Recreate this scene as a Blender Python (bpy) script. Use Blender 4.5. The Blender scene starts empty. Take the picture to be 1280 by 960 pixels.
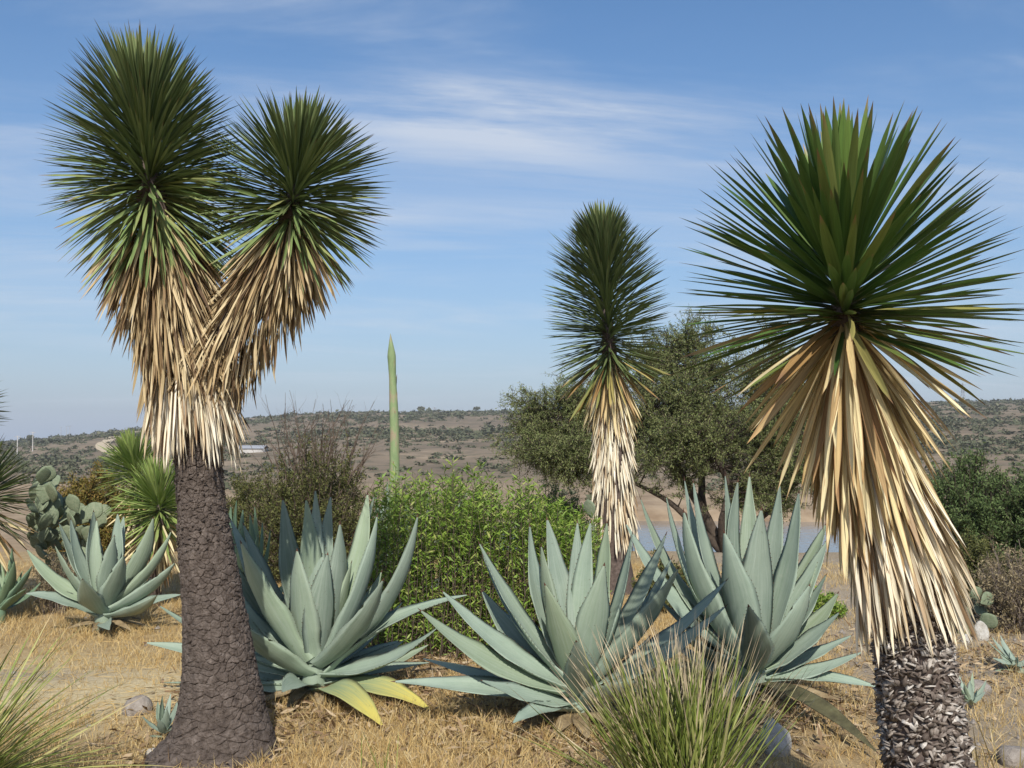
import bpy, math
import numpy as np
from mathutils import Matrix, Vector

sc = bpy.context.scene
col = sc.collection
rad = math.radians
RNG = np.random.default_rng(7)

# ------------------------------------------------------------------ camera
F = 1256.0                      # focal length in photograph pixels (1280 x 960)
HC = 1.65                       # eye height
PITCH = math.atan(70 / F)
cam = bpy.data.cameras.new('camera')
cam.sensor_width = 36.0
cam.lens = 36.0 * F / 1280.0
cam.clip_start = 0.05
cam.clip_end = 20000
camo = bpy.data.objects.new('camera', cam)
col.objects.link(camo)
camo.location = (0, 0, HC)
camo.rotation_euler = (math.pi / 2 + PITCH, 0, 0)
sc.camera = camo

# ------------------------------------------------------------------ sky and sun
SUN_EL, SUN_AZ = 40.0, 2.0     # sun behind the camera, AZ degrees to the right of straight behind
wd = bpy.data.worlds.new('World')
sc.world = wd
wd.use_nodes = True
wn, wl = wd.node_tree.nodes, wd.node_tree.links
wn.clear()


def N(nodes, kind, **kw):
    n = nodes.new(kind)
    for k, v in kw.items():
        if k.startswith('i_'):
            n.inputs[k[2:].replace('_', ' ')].default_value = v
        else:
            setattr(n, k, v)
    return n


sky = N(wn, 'ShaderNodeTexSky', sky_type='NISHITA', sun_disc=False)
sky.sun_elevation = rad(SUN_EL)
sky.sun_rotation = rad(180 - SUN_AZ)
sky.altitude = 300
sky.air_density = 1.0
sky.dust_density = 1.2
sky.ozone_density = 3.0
tc = N(wn, 'ShaderNodeTexCoord')
sep = N(wn, 'ShaderNodeSeparateXYZ')
wl.new(tc.outputs['Generated'], sep.inputs[0])


def wmath(op, a, b=None, c=None, clamp=False):
    n = N(wn, 'ShaderNodeMath', operation=op, use_clamp=clamp)
    for i, v in enumerate((a, b, c)):
        if v is None:
            continue
        if isinstance(v, (int, float)):
            n.inputs[i].default_value = v
        else:
            wl.new(v, n.inputs[i])
    return n.outputs[0]


zz = wmath('MAXIMUM', sep.outputs['Z'], 0.0)
zo = wmath('ADD', zz, 0.12)
pxx = wmath('DIVIDE', sep.outputs['X'], zo)
pyy = wmath('DIVIDE', sep.outputs['Y'], zo)
# cirrus sheet: streaks drawn out along x, tilted a little
pxr = wmath('ADD', wmath('MULTIPLY', pxx, 0.34), wmath('MULTIPLY', pyy, 0.10))
pyr = wmath('SUBTRACT', wmath('MULTIPLY', pyy, 1.25), wmath('MULTIPLY', pxx, 0.22))
cmb = N(wn, 'ShaderNodeCombineXYZ')
wl.new(pxr, cmb.inputs[0]); wl.new(pyr, cmb.inputs[1])
cmb.inputs[2].default_value = 3.7
n1 = N(wn, 'ShaderNodeTexNoise', i_Scale=1.3, i_Detail=8.0, i_Roughness=0.62, i_Distortion=0.5)
wl.new(cmb.outputs[0], n1.inputs['Vector'])
cl1 = N(wn, 'ShaderNodeMapRange', interpolation_type='SMOOTHSTEP')
cl1.inputs[1].default_value = 0.42; cl1.inputs[2].default_value = 0.80
wl.new(n1.outputs['Fac'], cl1.inputs[0])
# finer mottling of the sheet
n2 = N(wn, 'ShaderNodeTexNoise', i_Scale=4.0, i_Detail=7.0, i_Roughness=0.6)
wl.new(cmb.outputs[0], n2.inputs['Vector'])
mot = wmath('ADD', wmath('MULTIPLY', n2.outputs['Fac'], 2.2), -0.15)
veil = wmath('MULTIPLY', cl1.outputs[0], mot)
# one brighter cirrus band: centre line in direction space (azimuth x/y, elevation z/y)
ax = wmath('DIVIDE', sep.outputs['X'], wmath('MAXIMUM', sep.outputs['Y'], 0.05))
az = wmath('DIVIDE', sep.outputs['Z'], wmath('MAXIMUM', sep.outputs['Y'], 0.05))
warp = wmath('MULTIPLY', wmath('SUBTRACT', n2.outputs['Fac'], 0.5), 0.10)
line = wmath('ADD', wmath('SUBTRACT', 0.302, wmath('MULTIPLY', ax, 0.11)), warp)
dv = wmath('DIVIDE', wmath('SUBTRACT', az, line), 0.032)
du = wmath('DIVIDE', wmath('ADD', ax, 0.04), 0.23)
gau = wmath('POWER', 2.718, wmath('MULTIPLY', wmath('ADD', wmath('MULTIPLY', dv, dv), wmath('MULTIPLY', du, du)), -1.0))
band = wmath('MULTIPLY', wmath('MULTIPLY', gau, 0.85), mot)
cloud = wmath('MINIMUM', wmath('ADD', wmath('MULTIPLY', veil, 0.60), band), 0.8)
up = N(wn, 'ShaderNodeMapRange', interpolation_type='SMOOTHSTEP')
up.inputs[1].default_value = 0.0; up.inputs[2].default_value = 0.10
wl.new(sep.outputs['Z'], up.inputs[0])
cloud = wmath('MULTIPLY', cloud, up.outputs[0])
SKY_S = 0.13
mixc = N(wn, 'ShaderNodeMix', data_type='RGBA', blend_type='MIX')
wl.new(cloud, mixc.inputs[0])
hs = N(wn, 'ShaderNodeHueSaturation', i_Saturation=1.22, i_Value=1.05)
wl.new(sky.outputs[0], hs.inputs['Color'])
hzf = wmath('MULTIPLY', wmath('POWER', 2.718, wmath('MULTIPLY', zz, -5.0)), 0.9)
mixh = N(wn, 'ShaderNodeMix', data_type='RGBA', blend_type='MIX')
wl.new(hzf, mixh.inputs[0])
wl.new(hs.outputs[0], mixh.inputs[6])
mixh.inputs[7].default_value = (0.385 / SKY_S, 0.465 / SKY_S, 0.615 / SKY_S, 1)
wl.new(mixh.outputs[2], mixc.inputs[6])
mixc.inputs[7].default_value = (0.66 / SKY_S, 0.72 / SKY_S, 0.82 / SKY_S, 1)
bg = N(wn, 'ShaderNodeBackground', i_Strength=SKY_S)
wl.new(mixc.outputs[2], bg.inputs['Color'])
wo = N(wn, 'ShaderNodeOutputWorld')
wl.new(bg.outputs[0], wo.inputs['Surface'])

sl = bpy.data.lights.new('sun', 'SUN')
sl.energy = 5.0
sl.angle = rad(0.53)
sl.color = (1.0, 0.95, 0.87)
so = bpy.data.objects.new('sun', sl)
col.objects.link(so)
sa = rad(SUN_AZ)
sdir = Vector((math.sin(sa) * math.cos(rad(SUN_EL)), -math.cos(sa) * math.cos(rad(SUN_EL)), math.sin(rad(SUN_EL))))
so.rotation_euler = sdir.to_track_quat('Z', 'Y').to_euler()
so.location = (3, -6, 12)

vs = sc.view_settings
vs.view_transform = 'Standard'
vs.look = 'None'
vs.gamma = 1.0
vs.exposure = 0.0

# ------------------------------------------------------------------ pixel helpers
cp, sp_ = math.cos(PITCH), math.sin(PITCH)


def ray(px, py):
    a, b = (px - 640) / F, -(py - 480) / F
    return np.array([a, cp - b * sp_, sp_ + b * cp])


def P(px, py, y):
    d = ray(px, py)
    return np.array([0, 0, HC]) + d * (y / d[1])


def nrm(v):
    v = np.asarray(v, float)
    return v / (np.linalg.norm(v, axis=-1, keepdims=True) + 1e-12)


# ------------------------------------------------------------------ noise and terrain
def hsh(i, j, k=0):
    h = np.sin(i * 127.1 + j * 311.7 + k * 74.7) * 43758.5453
    return h - np.floor(h)


def vnoise(x, y, k=0):
    x = np.asarray(x, float); y = np.asarray(y, float)
    i, j = np.floor(x), np.floor(y)
    f, g = x - i, y - j
    f = f * f * (3 - 2 * f); g = g * g * (3 - 2 * g)
    return ((hsh(i, j, k) * (1 - f) + hsh(i + 1, j, k) * f) * (1 - g)
            + (hsh(i, j + 1, k) * (1 - f) + hsh(i + 1, j + 1, k) * f) * g)


def fbm(x, y, o=4, k=0):
    s, a, t = 0, 0.5, 0
    for q in range(o):
        s = s + a * vnoise(x * 2 ** q + 17 * q, y * 2 ** q - 9 * q, k + q); t += a; a *= 0.5
    return s / t


def sst(t):
    t = np.clip(t, 0, 1)
    return t * t * (3 - 2 * t)


LAKE_Z = -7.0
RX = [-900, -100, 30, 120, 200, 290, 400, 640, 900, 1100, 1280, 1700, 2600]
RY = [556, 556, 551, 541, 534, 524, 516, 515, 510, 503, 501, 500, 505]


def terrain(x, y):
    x = np.asarray(x, float); y = np.asarray(y, float)
    u = x / np.maximum(y, 1.0)
    px = 640 + F * np.clip(u, -1.3, 1.5)
    zr = HC + (550 - np.interp(px, RX, RY)) / F * 600
    near = 0.05 * (fbm(x * 0.9, y * 0.9, 3) - 0.5) + 0.10 * (vnoise(x * 0.35, y * 0.35, 5) - 0.5)
    near = near * sst((np.hypot(x, y) - 1.0) / 2)
    fall = -9.0 * sst((y - 12.5) / 46.0) + 0.5 * (fbm(x * .12, y * .12, 3, 9) - 0.5) * sst((y - 14) / 10)
    z = near + fall
    bank = -9 + 3.2 * sst((y - 103 - 6 * (fbm(x * 0.03, y * 0.0, 3, 2) - 0.5)) / 9)
    t = np.clip((y - 112) / 488, 0, 1)
    bump = (fbm(x * 0.006, y * 0.008, 4, 3) - 0.5) * 5 * np.sin(np.pi * t) ** 1 + (fbm(x * .04, y * .04, 3, 6) - .5) * 1.2 * (t > 0)
    hill = bank + (zr + 5.8) * t ** 0.92 + bump
    hill = np.where(y > 600, zr + (fbm(x * .04, y * .04, 3, 6) - .5) * 1.2 - np.minimum((y - 600) * 0.10, 40), hill)
    left = sst((-u - .22) / .12) * sst((y - 18) / 12)
    z = z + left * (np.maximum(z, -3.6) - z)
    hill = hill + left * (np.maximum(hill, -3.6 + .0 * hill) - hill)
    return np.where(y > 80, hill, z)


def G(px, py):
    """first hit of a pixel's ray on the terrain"""
    d = ray(px, py); d = d / d[1]
    ys = np.concatenate([np.arange(2, 60, 0.02), np.geomspace(60, 640, 3000)])
    zz_ = HC + d[2] * ys
    h = terrain(d[0] * ys, ys)
    k = np.argmax(zz_ <= h)
    y = ys[k]
    return np.array([d[0] * y, y, float(terrain(d[0] * y, y))])


def on_ground(px, y):
    """point on the ground straight below the pixel column px at distance y"""
    d = ray(px, 550); x = d[0] / d[1] * y
    return np.array([x, y, float(terrain(x, y))])


# ------------------------------------------------------------------ materials
def new_mat(name):
    m = bpy.data.materials.new(name)
    m.use_nodes = True
    nt = m.node_tree
    nt.nodes.clear()
    out = nt.nodes.new('ShaderNodeOutputMaterial')
    return m, nt.nodes, nt.links, out


def ramp(nodes, stops):
    r = nodes.new('ShaderNodeValToRGB')
    while len(r.color_ramp.elements) > 1:
        r.color_ramp.elements.remove(r.color_ramp.elements[-1])
    for i, (p, c) in enumerate(stops):
        e = r.color_ramp.elements[0] if i == 0 else r.color_ramp.elements.new(p)
        e.position = p
        e.color = (c[0], c[1], c[2], 1)
    return r


def mixrgb(nodes, links, fac, a, b, mode='MIX'):
    m = nodes.new('ShaderNodeMix'); m.data_type = 'RGBA'; m.blend_type = mode
    for sock, v in ((m.inputs[0], fac), (m.inputs[6], a), (m.inputs[7], b)):
        if isinstance(v, (int, float)):
            sock.default_value = v
        elif isinstance(v, tuple):
            sock.default_value = (*v, 1) if len(v) == 3 else v
        else:
            links.new(v, sock)
    return m.outputs[2]


def mth(nodes, links, op, a, b=None, clamp=False):
    n = nodes.new('ShaderNodeMath'); n.operation = op; n.use_clamp = clamp
    for i, v in enumerate((a, b)):
        if v is None:
            continue
        if isinstance(v, (int, float)):
            n.inputs[i].default_value = v
        else:
            links.new(v, n.inputs[i])
    return n.outputs[0]


def rnd_node(nodes, links):
    """per-leaf random: the 'rnd' attribute of a joined mesh plus the object's own"""
    a = nodes.new('ShaderNodeAttribute'); a.attribute_name = 'rnd'
    o = nodes.new('ShaderNodeObjectInfo')
    return mth(nodes, links, 'FRACT', mth(nodes, links, 'ADD', a.outputs['Fac'], o.outputs['Random']))


def leaf_mat(name, stops, tip=None, tip_at=0.9, base=None, base_at=0.12, rough=0.45, trans=0.2, streak=0.25, streak_scale=30, spec=0.5, spots=None, edge=None):
    """blade material: colour per blade from a ramp, own tip and base colour, lengthwise streaks"""
    m, nd, lk, out = new_mat(name)
    r = rnd_node(nd, lk)
    rp = ramp(nd, stops); lk.new(r, rp.inputs[0])
    c = rp.outputs[0]
    uv = nd.new('ShaderNodeUVMap'); uv.uv_map = 'UVMap'
    s = nd.new('ShaderNodeSeparateXYZ'); lk.new(uv.outputs[0], s.inputs[0])
    if streak:
        cm = nd.new('ShaderNodeCombineXYZ')
        lk.new(mth(nd, lk, 'MULTIPLY', s.outputs[0], streak_scale * 0.2), cm.inputs[0])
        lk.new(mth(nd, lk, 'MULTIPLY', s.outputs[1], 2.5), cm.inputs[1])
        lk.new(mth(nd, lk, 'MULTIPLY', r, 57.0), cm.inputs[2])
        n = N(nd, 'ShaderNodeTexNoise', i_Scale=1.0, i_Detail=5.0, i_Roughness=0.65)
        lk.new(cm.outputs[0], n.inputs['Vector'])
        f = nd.new('ShaderNodeMapRange'); f.inputs[1].default_value = 0.3; f.inputs[2].default_value = 0.7
        f.inputs[3].default_value = 1 - streak; f.inputs[4].default_value = 1 + streak * 0.7
        lk.new(n.outputs['Fac'], f.inputs[0])
        cc = nd.new('ShaderNodeCombineColor')
        for i in range(3):
            lk.new(f.outputs[0], cc.inputs[i])
        c = mixrgb(nd, lk, 1.0, c, cc.outputs[0], 'MULTIPLY')
        if spots:
            sf = nd.new('ShaderNodeMapRange'); sf.inputs[1].default_value = spots[1]; sf.inputs[2].default_value = spots[1] + 0.08
            lk.new(n.outputs['Fac'], sf.inputs[0])
            c = mixrgb(nd, lk, sf.outputs[0], c, spots[0])
    if edge:
        ef = nd.new('ShaderNodeMapRange'); ef.inputs[1].default_value = 0.36; ef.inputs[2].default_value = 0.48
        lk.new(mth(nd, lk, 'ABSOLUTE', mth(nd, lk, 'SUBTRACT', s.outputs[0], 0.5)), ef.inputs[0])
        c = mixrgb(nd, lk, mth(nd, lk, 'MULTIPLY', ef.outputs[0], 0.85), c, edge)
    if tip:
        f = nd.new('ShaderNodeMapRange'); f.inputs[1].default_value = tip_at - 0.05; f.inputs[2].default_value = min(tip_at + 0.05, 1.0)
        lk.new(mth(nd, lk, 'ADD', s.outputs[1], mth(nd, lk, 'MULTIPLY', mth(nd, lk, 'SUBTRACT', r, 0.5), 0.08)), f.inputs[0])
        c = mixrgb(nd, lk, f.outputs[0], c, tip)
    if base:
        f = nd.new('ShaderNodeMapRange'); f.inputs[1].default_value = base_at; f.inputs[2].default_value = base_at * 0.3
        lk.new(s.outputs[1], f.inputs[0])
        c = mixrgb(nd, lk, f.outputs[0], c, base)
    b = N(nd, 'ShaderNodeBsdfPrincipled', i_Roughness=rough)
    b.inputs['Specular IOR Level'].default_value = spec
    lk.new(c, b.inputs['Base Color'])
    if trans:
        t = nd.new('ShaderNodeBsdfTranslucent'); lk.new(c, t.inputs['Color'])
        mx = nd.new('ShaderNodeMixShader'); mx.inputs[0].default_value = trans
        lk.new(b.outputs[0], mx.inputs[1]); lk.new(t.outputs[0], mx.inputs[2])
        lk.new(mx.outputs[0], out.inputs[0])
    else:
        lk.new(b.outputs[0], out.inputs[0])
    return m


def agave_mat(name, c0, c1, old, bloom, tipc=None):
    """waxy grey-green skin: blotches, lengthwise streaks, paler bud prints, scars"""
    m, nd, lk, out = new_mat(name)
    o = nd.new('ShaderNodeObjectInfo')
    uv = nd.new('ShaderNodeUVMap'); uv.uv_map = 'UVMap'
    s = nd.new('ShaderNodeSeparateXYZ'); lk.new(uv.outputs[0], s.inputs[0])
    geo = nd.new('ShaderNodeTexCoord')
    n1 = N(nd, 'ShaderNodeTexNoise', i_Scale=7.0, i_Detail=9.0, i_Roughness=0.68)
    lk.new(geo.outputs['Object'], n1.inputs['Vector'])
    c = mixrgb(nd, lk, n1.outputs['Fac'], c0, c1)
    c = mixrgb(nd, lk, mth(nd, lk, 'MULTIPLY', mth(nd, lk, 'POWER', o.outputs['Random'], 3.0), 0.45), c, old)
    hv = N(nd, 'ShaderNodeHueSaturation')
    lk.new(mth(nd, lk, 'ADD', mth(nd, lk, 'MULTIPLY', mth(nd, lk, 'FRACT', mth(nd, lk, 'MULTIPLY', o.outputs['Random'], 7.3)), 0.36), 0.84), hv.inputs['Value'])
    lk.new(c, hv.inputs['Color'])
    c = hv.outputs[0]
    cm = nd.new('ShaderNodeCombineXYZ')
    lk.new(mth(nd, lk, 'MULTIPLY', s.outputs[0], 16.0), cm.inputs[0])
    lk.new(mth(nd, lk, 'MULTIPLY', s.outputs[1], 2.0), cm.inputs[1])
    lk.new(mth(nd, lk, 'MULTIPLY', o.outputs['Random'], 91.0), cm.inputs[2])
    n2 = N(nd, 'ShaderNodeTexNoise', i_Scale=1.0, i_Detail=5.0, i_Roughness=0.6)
    lk.new(cm.outputs[0], n2.inputs['Vector'])
    st = nd.new('ShaderNodeMapRange'); st.inputs[1].default_value = 0.35; st.inputs[2].default_value = 0.7
    lk.new(n2.outputs['Fac'], st.inputs[0])
    c = mixrgb(nd, lk, mth(nd, lk, 'MULTIPLY', st.outputs[0], 0.35), c, bloom)
    if tipc:
        tf = nd.new('ShaderNodeMapRange'); tf.inputs[1].default_value = 0.35; tf.inputs[2].default_value = 0.85
        lk.new(mth(nd, lk, 'ADD', s.outputs[1], mth(nd, lk, 'MULTIPLY', mth(nd, lk, 'SUBTRACT', n2.outputs['Fac'], 0.5), 0.9)), tf.inputs[0])
        c = mixrgb(nd, lk, tf.outputs[0], c, tipc)
    # bud print: a paler band edge along the outline of the neighbour leaf
    e = mth(nd, lk, 'ABSOLUTE', mth(nd, lk, 'SUBTRACT', s.outputs[0], 0.5))
    pr = mth(nd, lk, 'ADD', mth(nd, lk, 'MULTIPLY', e, 1.5), s.outputs[1])
    pr = mth(nd, lk, 'FRACT', mth(nd, lk, 'ADD', mth(nd, lk, 'MULTIPLY', pr, 1.7), o.outputs['Random']))
    pm = nd.new('ShaderNodeMapRange'); pm.inputs[1].default_value = 0.0; pm.inputs[2].default_value = 0.05
    pm.inputs[3].default_value = 0.28; pm.inputs[4].default_value = 0.0
    lk.new(pr, pm.inputs[0])
    c = mixrgb(nd, lk, pm.outputs[0], c, bloom)
    # scars and dirt specks
    n3 = N(nd, 'ShaderNodeTexNoise', i_Scale=38.0, i_Detail=3.0, i_Roughness=0.5)
    lk.new(geo.outputs['Object'], n3.inputs['Vector'])
    sf = nd.new('ShaderNodeMapRange'); sf.inputs[1].default_value = 0.70; sf.inputs[2].default_value = 0.76
    lk.new(n3.outputs['Fac'], sf.inputs[0])
    c = mixrgb(nd, lk, mth(nd, lk, 'MULTIPLY', sf.outputs[0], 0.6), c, (0.12, 0.11, 0.06))
    n4 = N(nd, 'ShaderNodeTexNoise', i_Scale=11.0, i_Detail=8.0, i_Roughness=0.75)
    lk.new(geo.outputs['Object'], n4.inputs['Vector'])
    s4 = nd.new('ShaderNodeMapRange'); s4.inputs[1].default_value = 0.62; s4.inputs[2].default_value = 0.72
    lk.new(n4.outputs['Fac'], s4.inputs[0])
    c = mixrgb(nd, lk, mth(nd, lk, 'MULTIPLY', s4.outputs[0], 0.35), c, (0.42, 0.43, 0.36))
    b = N(nd, 'ShaderNodeBsdfPrincipled', i_Roughness=0.55)
    b.inputs['Specular IOR Level'].default_value = 0.35
    lk.new(c, b.inputs['Base Color'])
    bp = N(nd, 'ShaderNodeBump', i_Strength=0.15, i_Distance=0.01)
    lk.new(n2.outputs['Fac'], bp.inputs['Height'])
    lk.new(bp.outputs[0], b.inputs['Normal'])
    lk.new(b.outputs[0], out.inputs[0])
    return m


def noise_mat(name, stops, scale=8, detail=6, rough=0.9, bump=0.4, bdist=0.01, stretch=(1, 1, 1), coord='Object', spec=0.2):
    m, nd, lk, out = new_mat(name)
    t = nd.new('ShaderNodeTexCoord')
    mp = nd.new('ShaderNodeMapping'); mp.inputs['Scale'].default_value = stretch
    lk.new(t.outputs[coord], mp.inputs[0])
    n = N(nd, 'ShaderNodeTexNoise', i_Scale=scale, i_Detail=detail, i_Roughness=0.65)
    lk.new(mp.outputs[0], n.inputs['Vector'])
    rp = ramp(nd, stops); lk.new(n.outputs['Fac'], rp.inputs[0])
    b = N(nd, 'ShaderNodeBsdfPrincipled', i_Roughness=rough)
    b.inputs['Specular IOR Level'].default_value = spec
    lk.new(rp.outputs[0], b.inputs['Base Color'])
    if bump:
        bp = N(nd, 'ShaderNodeBump', i_Strength=bump, i_Distance=bdist)
        n2 = N(nd, 'ShaderNodeTexNoise', i_Scale=scale * 4, i_Detail=6, i_Roughness=0.7)
        lk.new(mp.outputs[0], n2.inputs['Vector'])
        lk.new(n2.outputs['Fac'], bp.inputs['Height'])
        lk.new(bp.outputs[0], b.inputs['Normal'])
    lk.new(b.outputs[0], out.inputs[0])
    return m


M = {}
M['yucca_near'] = leaf_mat('yucca_leaf_dark', [(0, (0.050, 0.098, 0.022)), (.4, (0.072, 0.135, 0.030)), (.8, (0.095, 0.165, 0.040)), (1, (0.16, 0.19, 0.05))],
                           tip=(0.20, 0.13, 0.06), tip_at=0.965, base=(0.20, 0.20, 0.09), base_at=0.10, rough=0.42, trans=0.10, streak=0.3, spec=0.4, spots=((0.30, 0.19, 0.06), 0.70))
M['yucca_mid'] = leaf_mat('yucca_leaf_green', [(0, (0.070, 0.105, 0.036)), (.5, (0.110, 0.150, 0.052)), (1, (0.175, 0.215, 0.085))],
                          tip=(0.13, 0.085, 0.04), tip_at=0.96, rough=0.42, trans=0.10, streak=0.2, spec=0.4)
M['yucca_top_lit'] = leaf_mat('yucca_leaf_crown_top_lit', [(0, (0.17, 0.23, 0.085)), (.5, (0.24, 0.30, 0.12)), (1, (0.32, 0.37, 0.17))],  # paler crown top leaves: sunlight on their upper faces painted into the colour
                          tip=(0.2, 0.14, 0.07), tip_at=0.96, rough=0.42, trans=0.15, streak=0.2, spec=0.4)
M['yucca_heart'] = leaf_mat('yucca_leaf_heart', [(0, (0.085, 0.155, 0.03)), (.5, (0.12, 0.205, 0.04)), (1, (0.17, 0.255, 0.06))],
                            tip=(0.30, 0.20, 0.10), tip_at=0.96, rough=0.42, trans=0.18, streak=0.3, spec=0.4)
M['bract'] = leaf_mat('stalk_bract', [(0, (0.17, 0.23, 0.11)), (.6, (0.25, 0.31, 0.16)), (.88, (0.32, 0.28, 0.17)), (1, (0.30, 0.17, 0.11))], tip=(0.24, 0.15, 0.09), tip_at=.8, rough=.6, trans=.05, streak=.2)
M['yucca_low'] = leaf_mat('yucca_leaf_pale', [(0, (0.15, 0.22, 0.075)), (.5, (0.21, 0.27, 0.10)), (1, (0.30, 0.31, 0.12))],
                          tip=(0.25, 0.15, 0.07), tip_at=0.93, rough=0.55, trans=0.1, streak=0.25, spec=0.2)
M['yucca_yellow'] = leaf_mat('yucca_leaf_yellowing', [(0, (0.20, 0.21, 0.06)), (.5, (0.42, 0.33, 0.12)), (1, (0.30, 0.18, 0.07))],
                             tip=(0.22, 0.13, 0.07), tip_at=0.90, rough=0.6, trans=0.1, streak=0.35, spec=0.2)
M['yucca_young'] = leaf_mat('yucca_leaf_young', [(0, (0.16, 0.24, 0.06)), (.5, (0.24, 0.32, 0.085)), (1, (0.34, 0.40, 0.14))],
                            tip=(0.25, 0.2, 0.1), tip_at=0.97, rough=0.5, trans=0.18, streak=0.2, spec=0.2)
M['dry_gold'] = leaf_mat('dry_leaf_gold', [(0, (0.67, 0.56, 0.30)), (.5, (0.77, 0.69, 0.43)), (.8, (0.58, 0.44, 0.21)), (1, (0.27, 0.16, 0.08))],
                         tip=(0.42, 0.27, 0.13), tip_at=0.96, rough=0.7, trans=0.12, streak=0.4, spec=0.15, spots=((0.17, 0.09, 0.045), 0.69), edge=(0.25, 0.13, 0.06))
M['dry_pale'] = leaf_mat('dry_leaf_bleached', [(0, (0.78, 0.70, 0.50)), (.5, (0.84, 0.78, 0.62)), (.8, (0.66, 0.54, 0.35)), (1, (0.32, 0.21, 0.12))],
                         tip=(0.5, 0.4, 0.27), tip_at=0.97, rough=0.75, trans=0.1, streak=0.45, spec=0.12, spots=((0.13, 0.08, 0.05), 0.67), edge=(0.22, 0.13, 0.07))
M['dry_brown'] = leaf_mat('dry_leaf_brown', [(0, (0.36, 0.27, 0.14)), (.3, (0.66, 0.54, 0.33)), (.55, (0.46, 0.34, 0.18)), (.78, (0.24, 0.16, 0.085)), (1, (0.10, 0.065, 0.04))],
                          tip=(0.28, 0.18, 0.10), tip_at=0.95, rough=0.75, trans=0.1, streak=0.4, spec=0.12)
M['agave'] = agave_mat('agave_skin', (0.140, 0.198, 0.150), (0.285, 0.350, 0.272), (0.25, 0.31, 0.13), (0.40, 0.455, 0.385))
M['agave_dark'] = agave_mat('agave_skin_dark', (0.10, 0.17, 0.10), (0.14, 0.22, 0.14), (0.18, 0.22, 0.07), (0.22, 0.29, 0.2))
M['agave_yellow'] = agave_mat('agave_skin_yellowing', (0.16, 0.22, 0.11), (0.27, 0.32, 0.17), (0.30, 0.33, 0.12), (0.36, 0.40, 0.26), tipc=(0.50, 0.43, 0.10))
M['agave_dead'] = noise_mat('agave_skin_dead', [(0.3, (0.05, 0.045, 0.025)), (.6, (0.13, 0.12, 0.06)), (.8, (0.18, 0.19, 0.10))], 9, bump=0.3)
M['agave_dry'] = noise_mat('agave_skin_withered', [(0.3, (0.10, 0.07, 0.04)), (.5, (0.24, 0.18, 0.10)), (.75, (0.40, 0.32, 0.20))], 9, bump=0.5)
M['spine'] = noise_mat('agave_spine', [(0.3, (0.07, 0.035, 0.025)), (.7, (0.14, 0.07, 0.045))], 20, bump=0, rough=0.5)
M['stalk'] = noise_mat('flower_stalk_skin', [(0.3, (0.14, 0.20, 0.09)), (.52, (0.22, 0.29, 0.14)), (.60, (0.31, 0.26, 0.17)), (.70, (0.26, 0.15, 0.11))], 7, bump=0.2, stretch=(1, 1, 0.4), rough=0.6)
M['bark'] = noise_mat('yucca_bark', [(0.25, (0.052, 0.041, 0.035)), (.42, (0.110, 0.086, 0.071)), (.58, (0.180, 0.145, 0.122)), (.70, (0.26, 0.215, 0.185)), (.82, (0.38, 0.33, 0.285))], 26, 10, bump=1.0, bdist=0.02, stretch=(1, 1, 0.8))
M['bark_scar'] = noise_mat('yucca_trunk_core', [(0.3, (0.06, 0.045, 0.038)), (.6, (0.13, 0.10, 0.085))], 30, bump=0.6)
M['leaf_base'] = leaf_mat('leaf_base_grey', [(0, (0.08, 0.062, 0.05)), (.45, (0.19, 0.155, 0.13)), (.8, (0.34, 0.30, 0.26)), (1, (0.60, 0.56, 0.50))], rough=0.85, trans=0, streak=0.45, spec=0.15)
M['wood'] = noise_mat('shrub_wood', [(0.3, (0.07, 0.05, 0.038)), (.7, (0.16, 0.12, 0.09))], 20, bump=0.4)
M['wood_grey'] = noise_mat('twig_grey', [(0.3, (0.15, 0.12, 0.10)), (.7, (0.27, 0.22, 0.18))], 20, bump=0.2)
M['wood_dark'] = noise_mat('mesquite_bark', [(0.3, (0.045, 0.035, 0.028)), (.7, (0.11, 0.085, 0.065))], 9, bump=0.8)
M['willow'] = leaf_mat('willow_shrub_leaf', [(0, (0.10, 0.18, 0.025)), (.4, (0.18, 0.29, 0.04)), (.8, (0.26, 0.36, 0.06)), (1, (0.37, 0.38, 0.12))], rough=0.5, trans=0.22, streak=0, spec=0.3)
M['mesquite'] = leaf_mat('mesquite_leaf', [(0, (0.105, 0.135, 0.045)), (.5, (0.175, 0.205, 0.075)), (1, (0.27, 0.28, 0.12))], rough=0.7, trans=0.22, streak=0, spec=0.15)
M['olive'] = leaf_mat('olive_shrub_leaf', [(0, (0.075, 0.085, 0.028)), (.5, (0.115, 0.125, 0.042)), (1, (0.17, 0.165, 0.055))], rough=0.7, trans=0.2, streak=0, spec=0.15)
M['green_dark'] = leaf_mat('dark_shrub_leaf', [(0, (0.075, 0.115, 0.04)), (.5, (0.105, 0.155, 0.055)), (1, (0.155, 0.20, 0.075))], rough=0.7, trans=0.2, streak=0, spec=0.15)
M['rust'] = leaf_mat('rust_shrub_leaf', [(0, (0.12, 0.125, 0.03)), (.5, (0.20, 0.155, 0.04)), (1, (0.27, 0.17, 0.05))], rough=0.7, trans=0.2, streak=0, spec=0.15)
M['drybush'] = leaf_mat('dry_shrub_leaf', [(0, (0.16, 0.13, 0.075)), (.5, (0.24, 0.19, 0.11)), (1, (0.36, 0.30, 0.18))], rough=0.8, trans=0.15, streak=0, spec=0.1)
M['hillbush'] = leaf_mat('hill_bush_leaf', [(0, (0.085, 0.095, 0.055)), (.5, (0.115, 0.125, 0.075)), (1, (0.16, 0.155, 0.10))], rough=0.9, trans=0.1, streak=0, spec=0.05)
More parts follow.
